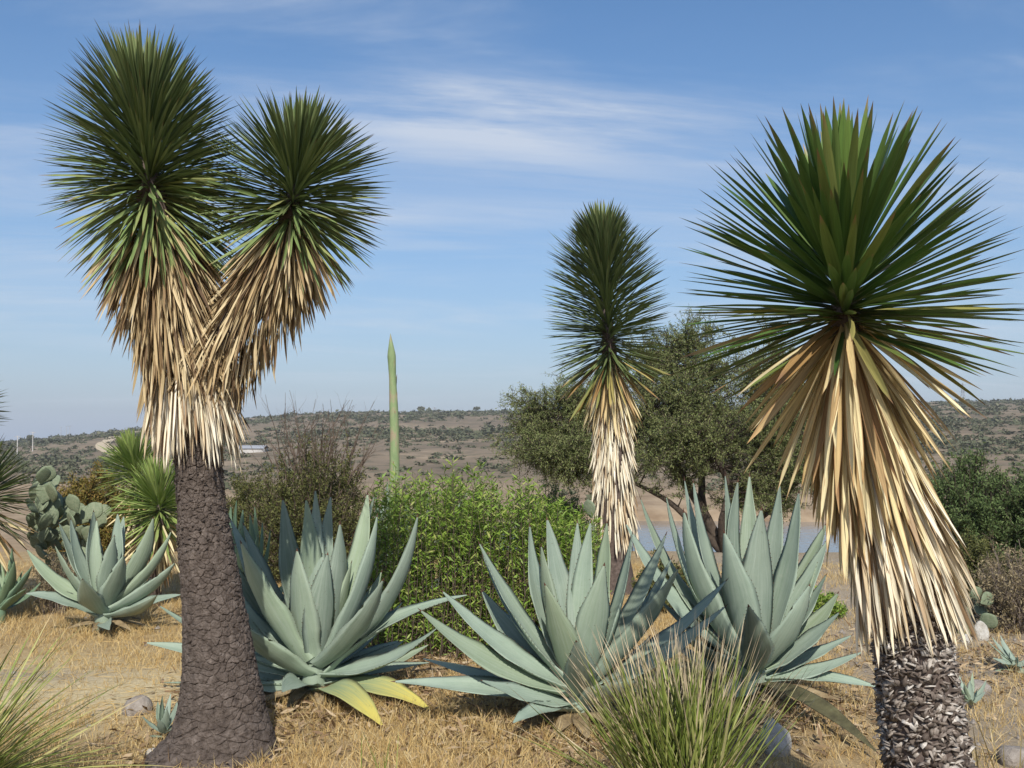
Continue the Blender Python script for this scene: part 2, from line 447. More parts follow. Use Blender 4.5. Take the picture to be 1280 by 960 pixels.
M['cactus'] = noise_mat('prickly_pear_skin', [(0.3, (0.13, 0.17, 0.095)), (.55, (0.20, 0.24, 0.155)), (.8, (0.28, 0.29, 0.19))], 9, bump=0.15, rough=0.6)
M['areole'] = noise_mat('cactus_areole', [(0.3, (0.25, 0.21, 0.14)), (.7, (0.45, 0.40, 0.30))], 20, bump=0)
M['grass'] = leaf_mat('dry_grass_blade', [(0, (0.38, 0.24, 0.085)), (.4, (0.52, 0.36, 0.145)), (.8, (0.64, 0.48, 0.22)), (1, (0.72, 0.60, 0.34))], rough=0.75, trans=0.25, streak=0, spec=0.15)
M['sotol'] = leaf_mat('grass_tree_blade', [(0, (0.12, 0.17, 0.03)), (.5, (0.21, 0.26, 0.055)), (.8, (0.32, 0.34, 0.11)), (1, (0.58, 0.49, 0.29))],
                      tip=(0.55, 0.45, 0.30), tip_at=0.82, base=(0.3, 0.28, 0.1), base_at=.1, rough=0.45, trans=0.12, streak=0.2, spec=0.4)
M['beargrass'] = leaf_mat('bear_grass_blade', [(0, (0.17, 0.23, 0.05)), (.5, (0.27, 0.31, 0.08)), (.85, (0.38, 0.37, 0.13)), (1, (0.52, 0.43, 0.22))],
                          tip=(0.5, 0.38, 0.2), tip_at=0.9, rough=0.5, trans=0.15, streak=0.2, spec=0.3)
M['wisp'] = leaf_mat('dark_wisp_blade', [(0, (0.12, 0.09, 0.04)), (.5, (0.20, 0.16, 0.06)), (1, (0.30, 0.25, 0.10))], rough=0.6, trans=0.1, streak=0, spec=0.2)
M['rock_pale'] = noise_mat('pale_rock', [(0.3, (0.34, 0.31, 0.26)), (.55, (0.52, 0.50, 0.45)), (.75, (0.62, 0.60, 0.56))], 14, 8, bump=0.8, bdist=0.02)
M['rock_grey'] = noise_mat('grey_rock', [(0.3, (0.20, 0.17, 0.14)), (.55, (0.34, 0.30, 0.26)), (.75, (0.46, 0.43, 0.38))], 14, 8, bump=0.8, bdist=0.02)
M['litter'] = leaf_mat('leaf_litter', [(0, (0.16, 0.10, 0.06)), (.5, (0.30, 0.21, 0.12)), (1, (0.46, 0.36, 0.23))], rough=0.85, trans=0, streak=0, spec=0.1)
M['pole'] = noise_mat('pole_concrete', [(0.3, (0.42, 0.40, 0.37)), (.7, (0.55, 0.53, 0.50))], 3, bump=0)
M['steel'] = noise_mat('pylon_steel', [(0.3, (0.30, 0.31, 0.33)), (.7, (0.38, 0.39, 0.41))], 3, bump=0, rough=0.6)
M['track'] = noise_mat('dirt_track', [(0.3, (0.46, 0.37, 0.24)), (.7, (0.56, 0.46, 0.32))], 0.3, bump=0)
M['roofing'] = noise_mat('white_roof', [(0.3, (0.30, 0.31, 0.33)), (.7, (0.40, 0.41, 0.43))], 1, bump=0)


def ground_material():
    m, nd, lk, out = new_mat('ground_soil')
    g = nd.new('ShaderNodeNewGeometry')
    s = nd.new('ShaderNodeSeparateXYZ'); lk.new(g.outputs['Position'], s.inputs[0])

    def noise(scale, detail=6, rough=0.6, vec=None):
        n = N(nd, 'ShaderNodeTexNoise', i_Scale=scale, i_Detail=detail, i_Roughness=rough)
        lk.new(vec or g.outputs['Position'], n.inputs['Vector'])
        return n.outputs['Fac']
    # near: straw-littered soil
    r1 = ramp(nd, [(.25, (0.22, 0.15, 0.075)), (.45, (0.36, 0.255, 0.13)), (.6, (0.46, 0.345, 0.185)), (.8, (0.56, 0.45, 0.27))])
    lk.new(noise(6.0, 9, 0.72), r1.inputs[0])
    near = r1.outputs[0]
    a = nd.new('ShaderNodeAttribute'); a.attribute_name = 'path'
    r2 = ramp(nd, [(.3, (0.44, 0.345, 0.19)), (.5, (0.58, 0.475, 0.28)), (.7, (0.68, 0.58, 0.37))])
    lk.new(noise(22.0, 9, 0.75), r2.inputs[0])
    near = mixrgb(nd, lk, a.outputs['Fac'], near, r2.outputs[0])
    b_ = nd.new('ShaderNodeAttribute'); b_.attribute_name = 'stony'
    r3 = ramp(nd, [(.3, (0.20, 0.165, 0.125)), (.5, (0.34, 0.285, 0.215)), (.7, (0.46, 0.40, 0.32))])
    lk.new(noise(28.0, 9, 0.78), r3.inputs[0])
    near = mixrgb(nd, lk, b_.outputs['Fac'], near, r3.outputs[0])
    # far hillside: grey-brown scrub with bare tan patches
    r4 = ramp(nd, [(.28, (0.125, 0.098, 0.066)), (.46, (0.20, 0.155, 0.105)), (.6, (0.26, 0.20, 0.135)), (.74, (0.40, 0.31, 0.21))])
    lk.new(noise(0.035, 12, 0.68), r4.inputs[0])
    far = r4.outputs[0]
    nf = nd.new('ShaderNodeMapRange'); nf.inputs[1].default_value = .52; nf.inputs[2].default_value = .60
    lk.new(noise(0.22, 6, 0.6), nf.inputs[0])
    far = mixrgb(nd, lk, mth(nd, lk, 'MULTIPLY', nf.outputs[0], 0.55), far, (0.085, 0.085, 0.05))
    # shore bank
    r5 = ramp(nd, [(.35, (0.22, 0.155, 0.095)), (.6, (0.36, 0.27, 0.175))])
    lk.new(noise(0.25, 6, 0.6), r5.inputs[0])
    bk = nd.new('ShaderNodeMapRange'); bk.interpolation_type = 'SMOOTHSTEP'
    bk.inputs[1].default_value = 150; bk.inputs[2].default_value = 116
    lk.new(s.outputs[1], bk.inputs[0])
    far = mixrgb(nd, lk, bk.outputs[0], far, r5.outputs[0])
    f = nd.new('ShaderNodeMapRange'); f.interpolation_type = 'SMOOTHSTEP'
    f.inputs[1].default_value = 22; f.inputs[2].default_value = 60
    lk.new(s.outputs[1], f.inputs[0])
    c = mixrgb(nd, lk, f.outputs[0], near, far)
    b = N(nd, 'ShaderNodeBsdfPrincipled', i_Roughness=0.95)
    b.inputs['Specular IOR Level'].default_value = 0.1
    lk.new(c, b.inputs['Base Color'])
    bp = N(nd, 'ShaderNodeBump', i_Strength=0.7, i_Distance=0.03)
    lk.new(noise(30, 8, 0.75), bp.inputs['Height'])
    lk.new(bp.outputs[0], b.inputs['Normal'])
    lk.new(b.outputs[0], out.inputs[0])
    return m


M['ground'] = ground_material()


def water_material():
    m, nd, lk, out = new_mat('lake_water')
    b = N(nd, 'ShaderNodeBsdfPrincipled', i_Roughness=0.08)
    b.inputs['Base Color'].default_value = (0.16, 0.16, 0.15, 1)
    b.inputs['IOR'].default_value = 1.33
    g = nd.new('ShaderNodeNewGeometry')
    n = N(nd, 'ShaderNodeTexNoise', i_Scale=1.3, i_Detail=4.0)
    lk.new(g.outputs['Position'], n.inputs['Vector'])
    bp = N(nd, 'ShaderNodeBump', i_Strength=0.25, i_Distance=0.15)
    lk.new(n.outputs['Fac'], bp.inputs['Height'])
    lk.new(bp.outputs[0], b.inputs['Normal'])
    lk.new(b.outputs[0], out.inputs[0])
    return m


M['water'] = water_material()


# ------------------------------------------------------------------ object helpers
def link(o, parent=None):
    col.objects.link(o)
    if parent is not None:
        o.parent = parent
    return o


def thing(name, label, cat, loc=(0, 0, 0), group=None):
    o = bpy.data.objects.new(name, None)
    o.empty_display_size = 0.2
    link(o)
    o.location = loc
    o['label'] = label; o['category'] = cat
    if group:
        o['group'] = group
    return o


def tag(o, label, cat, group=None):
    o['label'] = label; o['category'] = cat
    if group:
        o['group'] = group
    return o


def mesh_np(name, V, quads=None, tris=None, mats=(), uv=None, rnd=None, smooth=True, fmat=None, attrs=None):
    """mesh from numpy arrays; uv per vertex, rnd per vertex"""
    me = bpy.data.meshes.new(name)
    V = np.asarray(V, np.float32)
    quads = np.zeros((0, 4), np.int32) if quads is None else np.asarray(quads, np.int32).reshape(-1, 4)
    tris = np.zeros((0, 3), np.int32) if tris is None else np.asarray(tris, np.int32).reshape(-1, 3)
    loops = np.concatenate([quads.ravel(), tris.ravel()])
    nq, nt = len(quads), len(tris)
    me.vertices.add(len(V)); me.vertices.foreach_set('co', V.ravel())
    me.loops.add(len(loops)); me.loops.foreach_set('vertex_index', loops)
    me.polygons.add(nq + nt)
    st = np.concatenate([np.arange(nq) * 4, nq * 4 + np.arange(nt) * 3]).astype(np.int32)
    me.polygons.foreach_set('loop_start', st)
    if smooth:
        me.polygons.foreach_set('use_smooth', np.ones(nq + nt, bool))
    if fmat is not None:
        me.polygons.foreach_set('material_index', np.asarray(fmat, np.int32))
    for m in mats:
        me.materials.append(m)
    if uv is not None:
        ul = me.uv_layers.new(name='UVMap')
        ul.data.foreach_set('uv', np.asarray(uv, np.float32)[loops].ravel())
    if rnd is not None:
        at = me.attributes.new('rnd', 'FLOAT', 'POINT')
        at.data.foreach_set('value', np.asarray(rnd, np.float32))
    for k, v in (attrs or {}).items():
        at = me.attributes.new(k, 'FLOAT', 'POINT')
        at.data.foreach_set('value', np.asarray(v, np.float32))
    me.update(calc_edges=True)
    return me


def part(name, me, parent, loc=None, kind=None):
    o = bpy.data.objects.new(name, me)
    link(o, parent)
    if loc is not None:
        o.location = loc
    if kind:
        o['kind'] = kind
    return o


# ------------------------------------------------------------------ blades
def blade_unit(prof_t, prof_w, bend, n=7, channel=0.22, twist=0.0, across=3):
    """unit blade along +Y, width 1 along X, adaxial side +Z; bend = quadratic fall of the tip (in lengths)"""
    t = np.linspace(0, 1, n)
    w = np.interp(t, prof_t, prof_w)
    xs = np.linspace(-0.5, 0.5, across)
    V, UV = [], []
    for ti, wi in zip(t, w):
        a = twist * ti
        for x in xs:
            X, Z = x * wi, channel * wi * (abs(x) * 2) ** 1.5 * 0.5
            V.append((X * math.cos(a) - Z * math.sin(a), ti, X * math.sin(a) + Z * math.cos(a), bend * ti ** 2))
            UV.append((x + 0.5, ti))
    V = np.array(V)
    q = []
    for i in range(n - 1):
        for j in range(across - 1):
            a = i * across + j
            q.append((a, a + 1, a + across + 1, a + across))
    return V, np.array(q), np.array(UV)


SWORD = ([0, .06, .2, .45, .7, .86, .95, 1], [.75, .6, .78, 1, .90, .58, .24, .015])
NARROW = ([0, .1, .5, .8, 1], [1, .8, .75, .5, .03])


class BladeSet:
    """blade variants; instances as own objects (sharing meshes) or joined"""
    def __init__(self, name, mat, prof, bends, n=7, channel=0.22, twists=(0,), wl=0.07, across=3):
        self.mat = mat
        self.u = []
        self.me = []
        k = 0
        for b in bends:
            for tw in twists:
                V, q, uv = blade_unit(*prof, b, n, channel, tw, across)
                V = np.stack([V[:, 0] * wl, V[:, 1], V[:, 2] * wl - V[:, 3]], 1)
                V[:, 1] -= 0.0
                self.u.append((V, q, uv))
                self.me.append(mesh_np(name, V, quads=q, mats=[mat], uv=uv))
                k += 1


def frames(D, Up):
    """columns side, dir, normal for blades pointing along D with adaxial side towards Up"""
    D = nrm(D)
    S = nrm(np.cross(D, Up))
    Nn = np.cross(S, D)
    return S, D, Nn


def put_blades(parent, name, bset, B, D, Up, L, W, var, single=None, mass_name=None):
    """B bases (relative to parent), D dirs, L lengths, W width factors; 'single' = mask of blades built as own objects"""
    S, D, Nn = frames(D, Up)
    n = len(B)
    single = np.ones(n, bool) if single is None else single
    for i in np.nonzero(single)[0]:
        o = bpy.data.objects.new(name, bset.me[var[i] % len(bset.me)])
        col.objects.link(o)
        o.parent = parent
        s, d, q = S[i] * L[i] * W[i], D[i] * L[i], Nn[i] * L[i]
        o.matrix_local = Matrix(((s[0], d[0], q[0], B[i][0]), (s[1], d[1], q[1], B[i][1]), (s[2], d[2], q[2], B[i][2]), (0, 0, 0, 1)))
    rest = np.nonzero(~single)[0]
    if len(rest):
        return part(mass_name or name + '_mass', join_blades(mass_name or name, bset, B[rest], D[rest], S[rest], Nn[rest], L[rest], W[rest], var[rest]), parent, kind='stuff')


def join_blades(name, bset, B, D, S, Nn, L, W, var):
    Vs, Qs, UVs, Rs = [], [], [], []
    off = 0
    for k, (V, q, uv) in enumerate(bset.u):
        idx = np.nonzero(var % len(bset.u) == k)[0]
        if not len(idx):
            continue
        m = len(V)
        X = (B[idx][:, None, :] + S[idx][:, None, :] * (V[None, :, 0:1] * (L[idx] * W[idx])[:, None, None])
             + D[idx][:, None, :] * (V[None, :, 1:2] * L[idx][:, None, None])
             + Nn[idx][:, None, :] * (V[None, :, 2:3] * L[idx][:, None, None]))
        Vs.append(X.reshape(-1, 3))
        Qs.append((q[None] + (off + np.arange(len(idx)) * m)[:, None, None]).reshape(-1, 4))
        UVs.append(np.tile(uv, (len(idx), 1)))
        Rs.append(np.repeat(RNG.random(len(idx)), m))
        off += len(idx) * m
    return mesh_np(name, np.concatenate(Vs), quads=np.concatenate(Qs), mats=[bset.mat], uv=np.concatenate(UVs), rnd=np.concatenate(Rs))


# ------------------------------------------------------------------ tubes and leaf clouds
def tubes(segs, sides=5):
    """segs: array of rows p0(3) p1(3) r0 r1 -> V, quads"""
    s = np.asarray(segs, float)
    p0, p1, r0, r1 = s[:, 0:3], s[:, 3:6], s[:, 6], s[:, 7]
    d = nrm(p1 - p0)
    a = np.where(np.abs(d[:, 2:3]) > 0.9, np.array([[1.0, 0, 0]]), np.array([[0, 0, 1.0]]))
    u = nrm(np.cross(d, a)); v = np.cross(d, u)
    th = np.arange(sides) * 2 * np.pi / sides
    ring = np.cos(th)[None, :, None] * u[:, None] + np.sin(th)[None, :, None] * v[:, None]
    V = np.concatenate([p0[:, None] + ring * r0[:, None, None], p1[:, None] + ring * r1[:, None, None]], 1)
    k = np.arange(sides)
    q = np.stack([k, (k + 1) % sides, (k + 1) % sides + sides, k + sides], 1)
    Q = q[None] + (np.arange(len(s)) * 2 * sides)[:, None, None]
    return V.reshape(-1, 3), Q.reshape(-1, 4)


def leaf_cloud(P0, D, l, w, rng, shape='rhomb'):
    """leaves at P0 along D (n,3), lengths l, widths w -> V, quads, uv, rnd: folded lance-shaped leaves"""
    n = len(P0)
    D = nrm(D)
    up = nrm(rng.normal(size=(n, 3)) * 0.7 + np.array([0, -0.1, 1.0]))
    S = nrm(np.cross(D, up)); Nn = np.cross(S, D)
    l = np.broadcast_to(l, (n,)).astype(float); w = np.broadcast_to(w, (n,)).astype(float)
    l_ = l[:, None]; w_ = w[:, None]
    mid = P0 + D * l_ * 0.45 - Nn * l_ * 0.03
    tip = P0 + D * l_ - Nn * l_ * 0.12
    V = np.stack([P0, mid + S * w_ * .5 + Nn * w_ * .12, tip, mid - S * w_ * .5 + Nn * w_ * .12], 1).reshape(-1, 3)
    Q = np.arange(4 * n).reshape(-1, 4)
    uv = np.tile(np.array([[.5, 0], [1, .5], [.5, 1], [0, .5]]), (n, 1))
    return V, Q, uv, np.repeat(rng.random(n), 4)


def swept(path, radii, sides=24, wob=None):
    """continuous tube through path points (n,3) -> V, quads (open ends capped by shrinking)"""
    path = np.asarray(path, float); n = len(path)
    tg = nrm(np.gradient(path, axis=0))
    u = nrm(np.cross(tg, np.array([0, 1.0, 0])))
    v = np.cross(tg, u)
    th = np.arange(sides) * 2 * np.pi / sides
    R = np.asarray(radii, float)
    R = R[:, None] if R.ndim == 1 else R
    if wob is not None:
        R = R + wob
    V = path[:, None] + (np.cos(th)[None, :, None] * u[:, None] + np.sin(th)[None, :, None] * v[:, None]) * np.broadcast_to(R, (n, sides))[..., None]
    i = np.arange(n - 1)[:, None] * sides; k = np.arange(sides)[None]
    Q = np.stack([i + k, i + (k + 1) % sides, i + sides + (k + 1) % sides, i + sides + k], -1).reshape(-1, 4)
    return V.reshape(-1, 3), Q


def spline(pts, n):
    """smooth resample of control points"""
    pts = np.asarray(pts, float)
    t = np.concatenate([[0], np.cumsum(np.linalg.norm(np.diff(pts, axis=0), axis=1))]); t /= t[-1]
    m = np.gradient(pts, t, axis=0)
    x = np.linspace(0, 1, n)
    k = np.clip(np.searchsorted(t, x, side='right') - 1, 0, len(t) - 2)
    h = (t[k + 1] - t[k])[:, None]; s = ((x - t[k])[:, None]) / h
    return ((2 * s**3 - 3 * s**2 + 1) * pts[k] + (s**3 - 2 * s**2 + s) * h * m[k]
            + (-2 * s**3 + 3 * s**2) * pts[k + 1] + (s**3 - s**2) * h * m[k + 1])


# ================================================================== GROUND
def build_ground():
    a_f = np.linspace(-48, 48, 420); a_b = np.linspace(48, 312, 60)[1:-1]
    ang = np.radians(np.concatenate([a_f, a_b]))
    r = np.concatenate([[0.02], np.geomspace(0.5, 14, 170), np.geomspace(14.3, 700, 330), np.geomspace(740, 1200, 8)])
    R, A = np.meshgrid(r, ang, indexing='ij')
    X, Y = R * np.sin(A), R * np.cos(A)
    Z = terrain(X, Y)
    nr, na = R.shape
    i = np.arange(nr - 1)[:, None] * na; k = np.arange(na)[None]
    Q = np.stack([i + k, i + na + k, i + na + (k + 1) % na, i + (k + 1) % na], -1).reshape(-1, 4)
    Q = Q[:, ::-1]
    x, y = X.ravel(), Y.ravel()
    pth = path_mask(x, y)
    stn = stony_mask(x, y)
    me = mesh_np('ground', np.stack([x, y, Z.ravel()], 1), quads=Q, mats=[M['ground']], attrs={'path': pth, 'stony': stn})
    o = part('ground', me, None)
    o['kind'] = 'structure'


def path_mask(x, y):
    """trodden straw path crossing on the left"""
    cy = 6.5 + 0.28 * (x + 3.0) + 0.25 * np.sin(x * 1.3)
    d = (y - cy) / (0.75 + 0.3 * np.clip(-x - 2, 0, 3))
    m = np.exp(-d * d) * sst((-x - 1.3) / 0.9)
    return np.clip(m * 1.3 - 0.35 * fbm(x * 3, y * 3, 3, 4), 0, 1)


def stony_mask(x, y):
    m = sst((x - 1.6) / 1.2) * sst((y - 3) / 1.5)
    m2 = np.exp(-(((x + 3.55) / 0.8) ** 2 + ((y - 7.1) / 0.25) ** 2))
    return np.clip(np.maximum(m * (0.45 + 0.9 * fbm(x * 1.2, y * 1.2, 3, 8)), m2) - 0.1, 0, 1)


build_ground()

# lake: sheet between the shores
v = np.array([(-140, 40, LAKE_Z), (160, 40, LAKE_Z), (160, 118, LAKE_Z), (-140, 118, LAKE_Z)])
o = part('lake_water', mesh_np('lake_water', v, quads=[(0, 1, 2, 3)], mats=[M['water']]), None)
o['kind'] = 'structure'


# ================================================================== YUCCAS
def stem_path(ctrl, n=200):
    """ctrl rows: world point + radius (from the crown tip down) -> dense path, radii"""
    c = np.asarray(ctrl, float)
    p = spline(c[:, :3], n)
    t = np.concatenate([[0], np.cumsum(np.linalg.norm(np.diff(c[:, :3], axis=0), axis=1))]); t /= t[-1]
    return p, np.interp(np.linspace(0, 1, n), t, c[:, 3])


def yucca_head(par, origin, path, rads, zones, bsets, rng, singles, az_sorted=True):
    """zones: dict rows s0 s1 n th0 th1 L0 L1 W set; s along the path 0 (tip) .. 1"""
    n_p = len(path)
    tang = nrm(np.gradient(path, axis=0))
    k_all = 0
    for z in zones:
        n = z['n']
        q = (np.arange(n) + rng.random(n)) / n
        s = z['s'][0] + (z['s'][1] - z['s'][0]) * q
        th = np.radians(z['th'][0] + (z['th'][1] - z['th'][0]) * q ** z.get('pw', 1) + rng.normal(size=n) * z.get('jit', 5))
        L = (z['L'][0] + (z['L'][1] - z['L'][0]) * q) * (1 + rng.normal(size=n) * z.get('ljit', 0.07))
        phi = (k_all + np.arange(n)) * 2.39996 + rng.normal(size=n) * 0.25
        k_all += n
        idx = np.clip(s * (n_p - 1), 0, n_p - 1).astype(int)
        A = -tang[idx]
        zup = z.get('plumb', 0.0)
        A = nrm(A * (1 - zup) + np.array([0, 0, 1.0]) * zup)
        X = nrm(np.cross(A, np.array([0, 1.0, 0.001]))); Yv = np.cross(A, X)
        R = np.cos(phi)[:, None] * X + np.sin(phi)[:, None] * Yv
        D = np.cos(th)[:, None] * A + np.sin(th)[:, None] * R
        B = path[idx] + R * (rads[idx] * z.get('rf', 0.8))[:, None] - origin
        # adaxial side looks towards the stem tip / axis
        Up = A * np.sin(th)[:, None] - R * np.cos(th)[:, None]
        roll = rng.normal(size=n) * z.get('roll', 0.25)
        Sd = np.cross(D, Up)
        Up = Up * np.cos(roll)[:, None] + Sd * np.sin(roll)[:, None]
        W = z['W'] * (1 + rng.normal(size=n) * 0.12) / L
        var = rng.integers(0, 1000, n)
        # single blades: those that face the viewer's side or stick out
        ns = min(z.get('single', n), n)
        face = -R[:, 1] + 0.6 * np.abs(R[:, 0]) + rng.random(n) * 0.3
        mask = np.zeros(n, bool); mask[np.argsort(-face)[:ns]] = True
        bs = bsets[z['set']]
        put_blades(par, z['name'], bs, B, D, Up, L, W / 0.07 * 1.0, var, mask, z['name'] + '_mass')


def wisp_skirt():
    pass


BS = {
    'near': BladeSet('sword_leaf', M['yucca_near'], SWORD, (-0.02, 0.02, 0.05), 8, 0.30, (0, 0.25)),
    'heart': BladeSet('sword_leaf_heart', M['yucca_heart'], SWORD, (-0.02, 0.02), 8, 0.30, (0, 0.15)),
    'top': BladeSet('yucca_leaf_top_lit', M['yucca_top_lit'], SWORD, (-0.02, 0.03), 7, 0.25, (0, 0.2)),  # crown top blades, in the green with sunlight painted in
    'near_y': BladeSet('sword_leaf_yellowing', M['yucca_yellow'], SWORD, (0.02, 0.08), 8, 0.30, (0, 0.3)),
    'gold': BladeSet('dry_leaf_gold', M['dry_gold'], SWORD, (0.02, 0.07, -0.03), 8, 0.35, (-0.5, 0.2, 0.8)),
    'pale': BladeSet('dry_leaf_pale', M['dry_pale'], SWORD, (0.0, 0.05, -0.04), 8, 0.35, (-0.6, 0.3, 0.9)),
    'brown': BladeSet('dry_leaf_brown', M['dry_brown'], SWORD, (0.02, 0.10, -0.04), 7, 0.35, (-0.6, 0.3, 0.9)),
    'mid': BladeSet('yucca_leaf', M['yucca_mid'], SWORD, (-0.02, 0.03, 0.06), 7, 0.25, (0, 0.3)),
    'low': BladeSet('yucca_leaf_drooping', M['yucca_low'], SWORD, (0.04, 0.12), 7, 0.25, (0, 0.3)),
    'young': BladeSet('yucca_leaf_young', M['yucca_young'], SWORD, (-0.02, 0.03, 0.06), 7, 0.25, (0, 0.3)),
}


def px_stem(rows, y):
    """rows px,py,radius_px[,dy] -> world control rows at distance y"""
    return [(*P(r[0], r[1], y + (r[3] if len(r) > 3 else 0)), r[2] * y / F) for r in rows]


def flaps(path, rads, s0, s1, n, size, rng, tilt=(-35, 40)):
    """old leaf bases: short upturned grey scales on a trunk"""
    n_p = len(path)
    s = s0 + (s1 - s0) * rng.random(n)
    idx = (s * (n_p - 1)).astype(int)
    phi = rng.random(n) * 2 * np.pi
    tang = nrm(np.gradient(path, axis=0)); A = -tang[idx]
    X = nrm(np.cross(A, np.array([0, 1.0, .001]))); Yv = np.cross(A, X)
    R = np.cos(phi)[:, None] * X + np.sin(phi)[:, None] * Yv
    T = np.cross(A, R)
    B = path[idx] + R * (rads[idx] * 0.96)[:, None]
    e = np.radians(rng.uniform(tilt[0], tilt[1], n))
    D = R * np.cos(e)[:, None] * 0.8 + A * np.sin(e)[:, None] + T * rng.normal(size=n)[:, None] * 0.5
    D = nrm(D)
    S = nrm(np.cross(D, A + rng.normal(size=(n, 3)) * 0.35)); Nn = np.cross(S, D)
    l = size * rng.uniform(0.5, 1.3, n); w = size * rng.uniform(0.7, 1.5, n)
    c = lambda a, b, h: B + S * (a * w)[:, None] + D * (b * l)[:, None] + Nn * (h * size)
    V = np.stack([c(-.45, 0, .06), c(.45, 0, .06), c(.42, .6, .10), c(.1, 1.1, -.12), c(-.38, .7, .02),
                  c(-.45, 0, -.06), c(.45, 0, -.06)], 1)
    tri = np.array([(0, 1, 2), (0, 2, 4), (4, 2, 3), (5, 4, 3), (5, 3, 6), (6, 3, 2), (6, 2, 1), (0, 4, 5)])
    Tt = (tri[None] + (np.arange(n) * 7)[:, None, None]).reshape(-1, 3)
    uv = np.tile(np.array([[0, 0], [1, 0], [.9, .6], [.6, 1], [.2, .7], [0, 0], [1, 0]]), (n, 1))
    return V.reshape(-1, 3), Tt, uv, np.repeat(rng.random(n), 7)


def bark_trunk(path, rads, sides, cell, depth, rng):
    """trunk relief: cracked corky plates as real displacement"""
    n = len(path)
    arc = np.concatenate([[0], np.cumsum(np.linalg.norm(np.diff(path, axis=0), axis=1))])
    th = np.arange(sides) / sides
    Rm = float(np.mean(rads))
    nc = int(round(2 * np.pi * Rm / cell[0]))
    Uc = np.broadcast_to(th[None] * nc, (n, sides))
    Vc = np.broadcast_to((arc / cell[1])[:, None], (n, sides))
    Uc = Uc + 0.5 * (fbm(th[None] * nc * 0.9 % nc + 0 * Vc, Vc * 0.9, 3, 11) - .5)
    Vc = Vc + 0.9 * (fbm(np.cos(th * 2 * np.pi)[None] * 3 + 5 + 0 * Vc, np.sin(th * 2 * np.pi)[None] * 3 + Vc * 0.5, 3, 13) - .5)
    row = np.floor(Vc)
    f1 = np.full((n, sides), 9.0); f2 = f1.copy(); idh = np.zeros((n, sides))
    for dj in (-1, 0, 1):
        for di in (-1, 0, 1, 2):
            j = row + dj
            sh = hsh(j, 0 * j, 21) * 1.0
            i = np.floor(Uc - sh) + di
            iw = np.mod(i, nc)
            cx = i + sh + 0.5 + (hsh(iw, j, 31) - .5) * 1.0
            cy = j + 0.5 + (hsh(iw, j, 37) - .5) * 0.95
            d = np.hypot(Uc - cx, (Vc - cy) * 1.0)
            new1 = d < f1
            f2 = np.where(new1, f1, np.minimum(f2, d))
            idh = np.where(new1, hsh(iw, j, 41), idh)
            f1 = np.minimum(f1, d)
    edge = np.clip((f2 - f1) / (0.05 + 0.16 * fbm(Uc * .7, Vc * .7, 2, 61)), 0, 1)
    disp = depth * edge * (.55 + .6 * fbm(Uc * .5 + 3, Vc * .5, 2, 71)) + depth * 0.5 * (idh - .5) + depth * 0.75 * (fbm(Uc * 2.4, Vc * 4.0, 4, 51) - .5)
    lob = 0.06 * np.sin(th * 2 * np.pi * 3 + 1)[None] * rads[:, None] * sst((arc - arc[-1] * 0.75) / (arc[-1] * 0.25))[:, None]
    return swept(path, rads[:, None] + disp - depth + lob, sides)


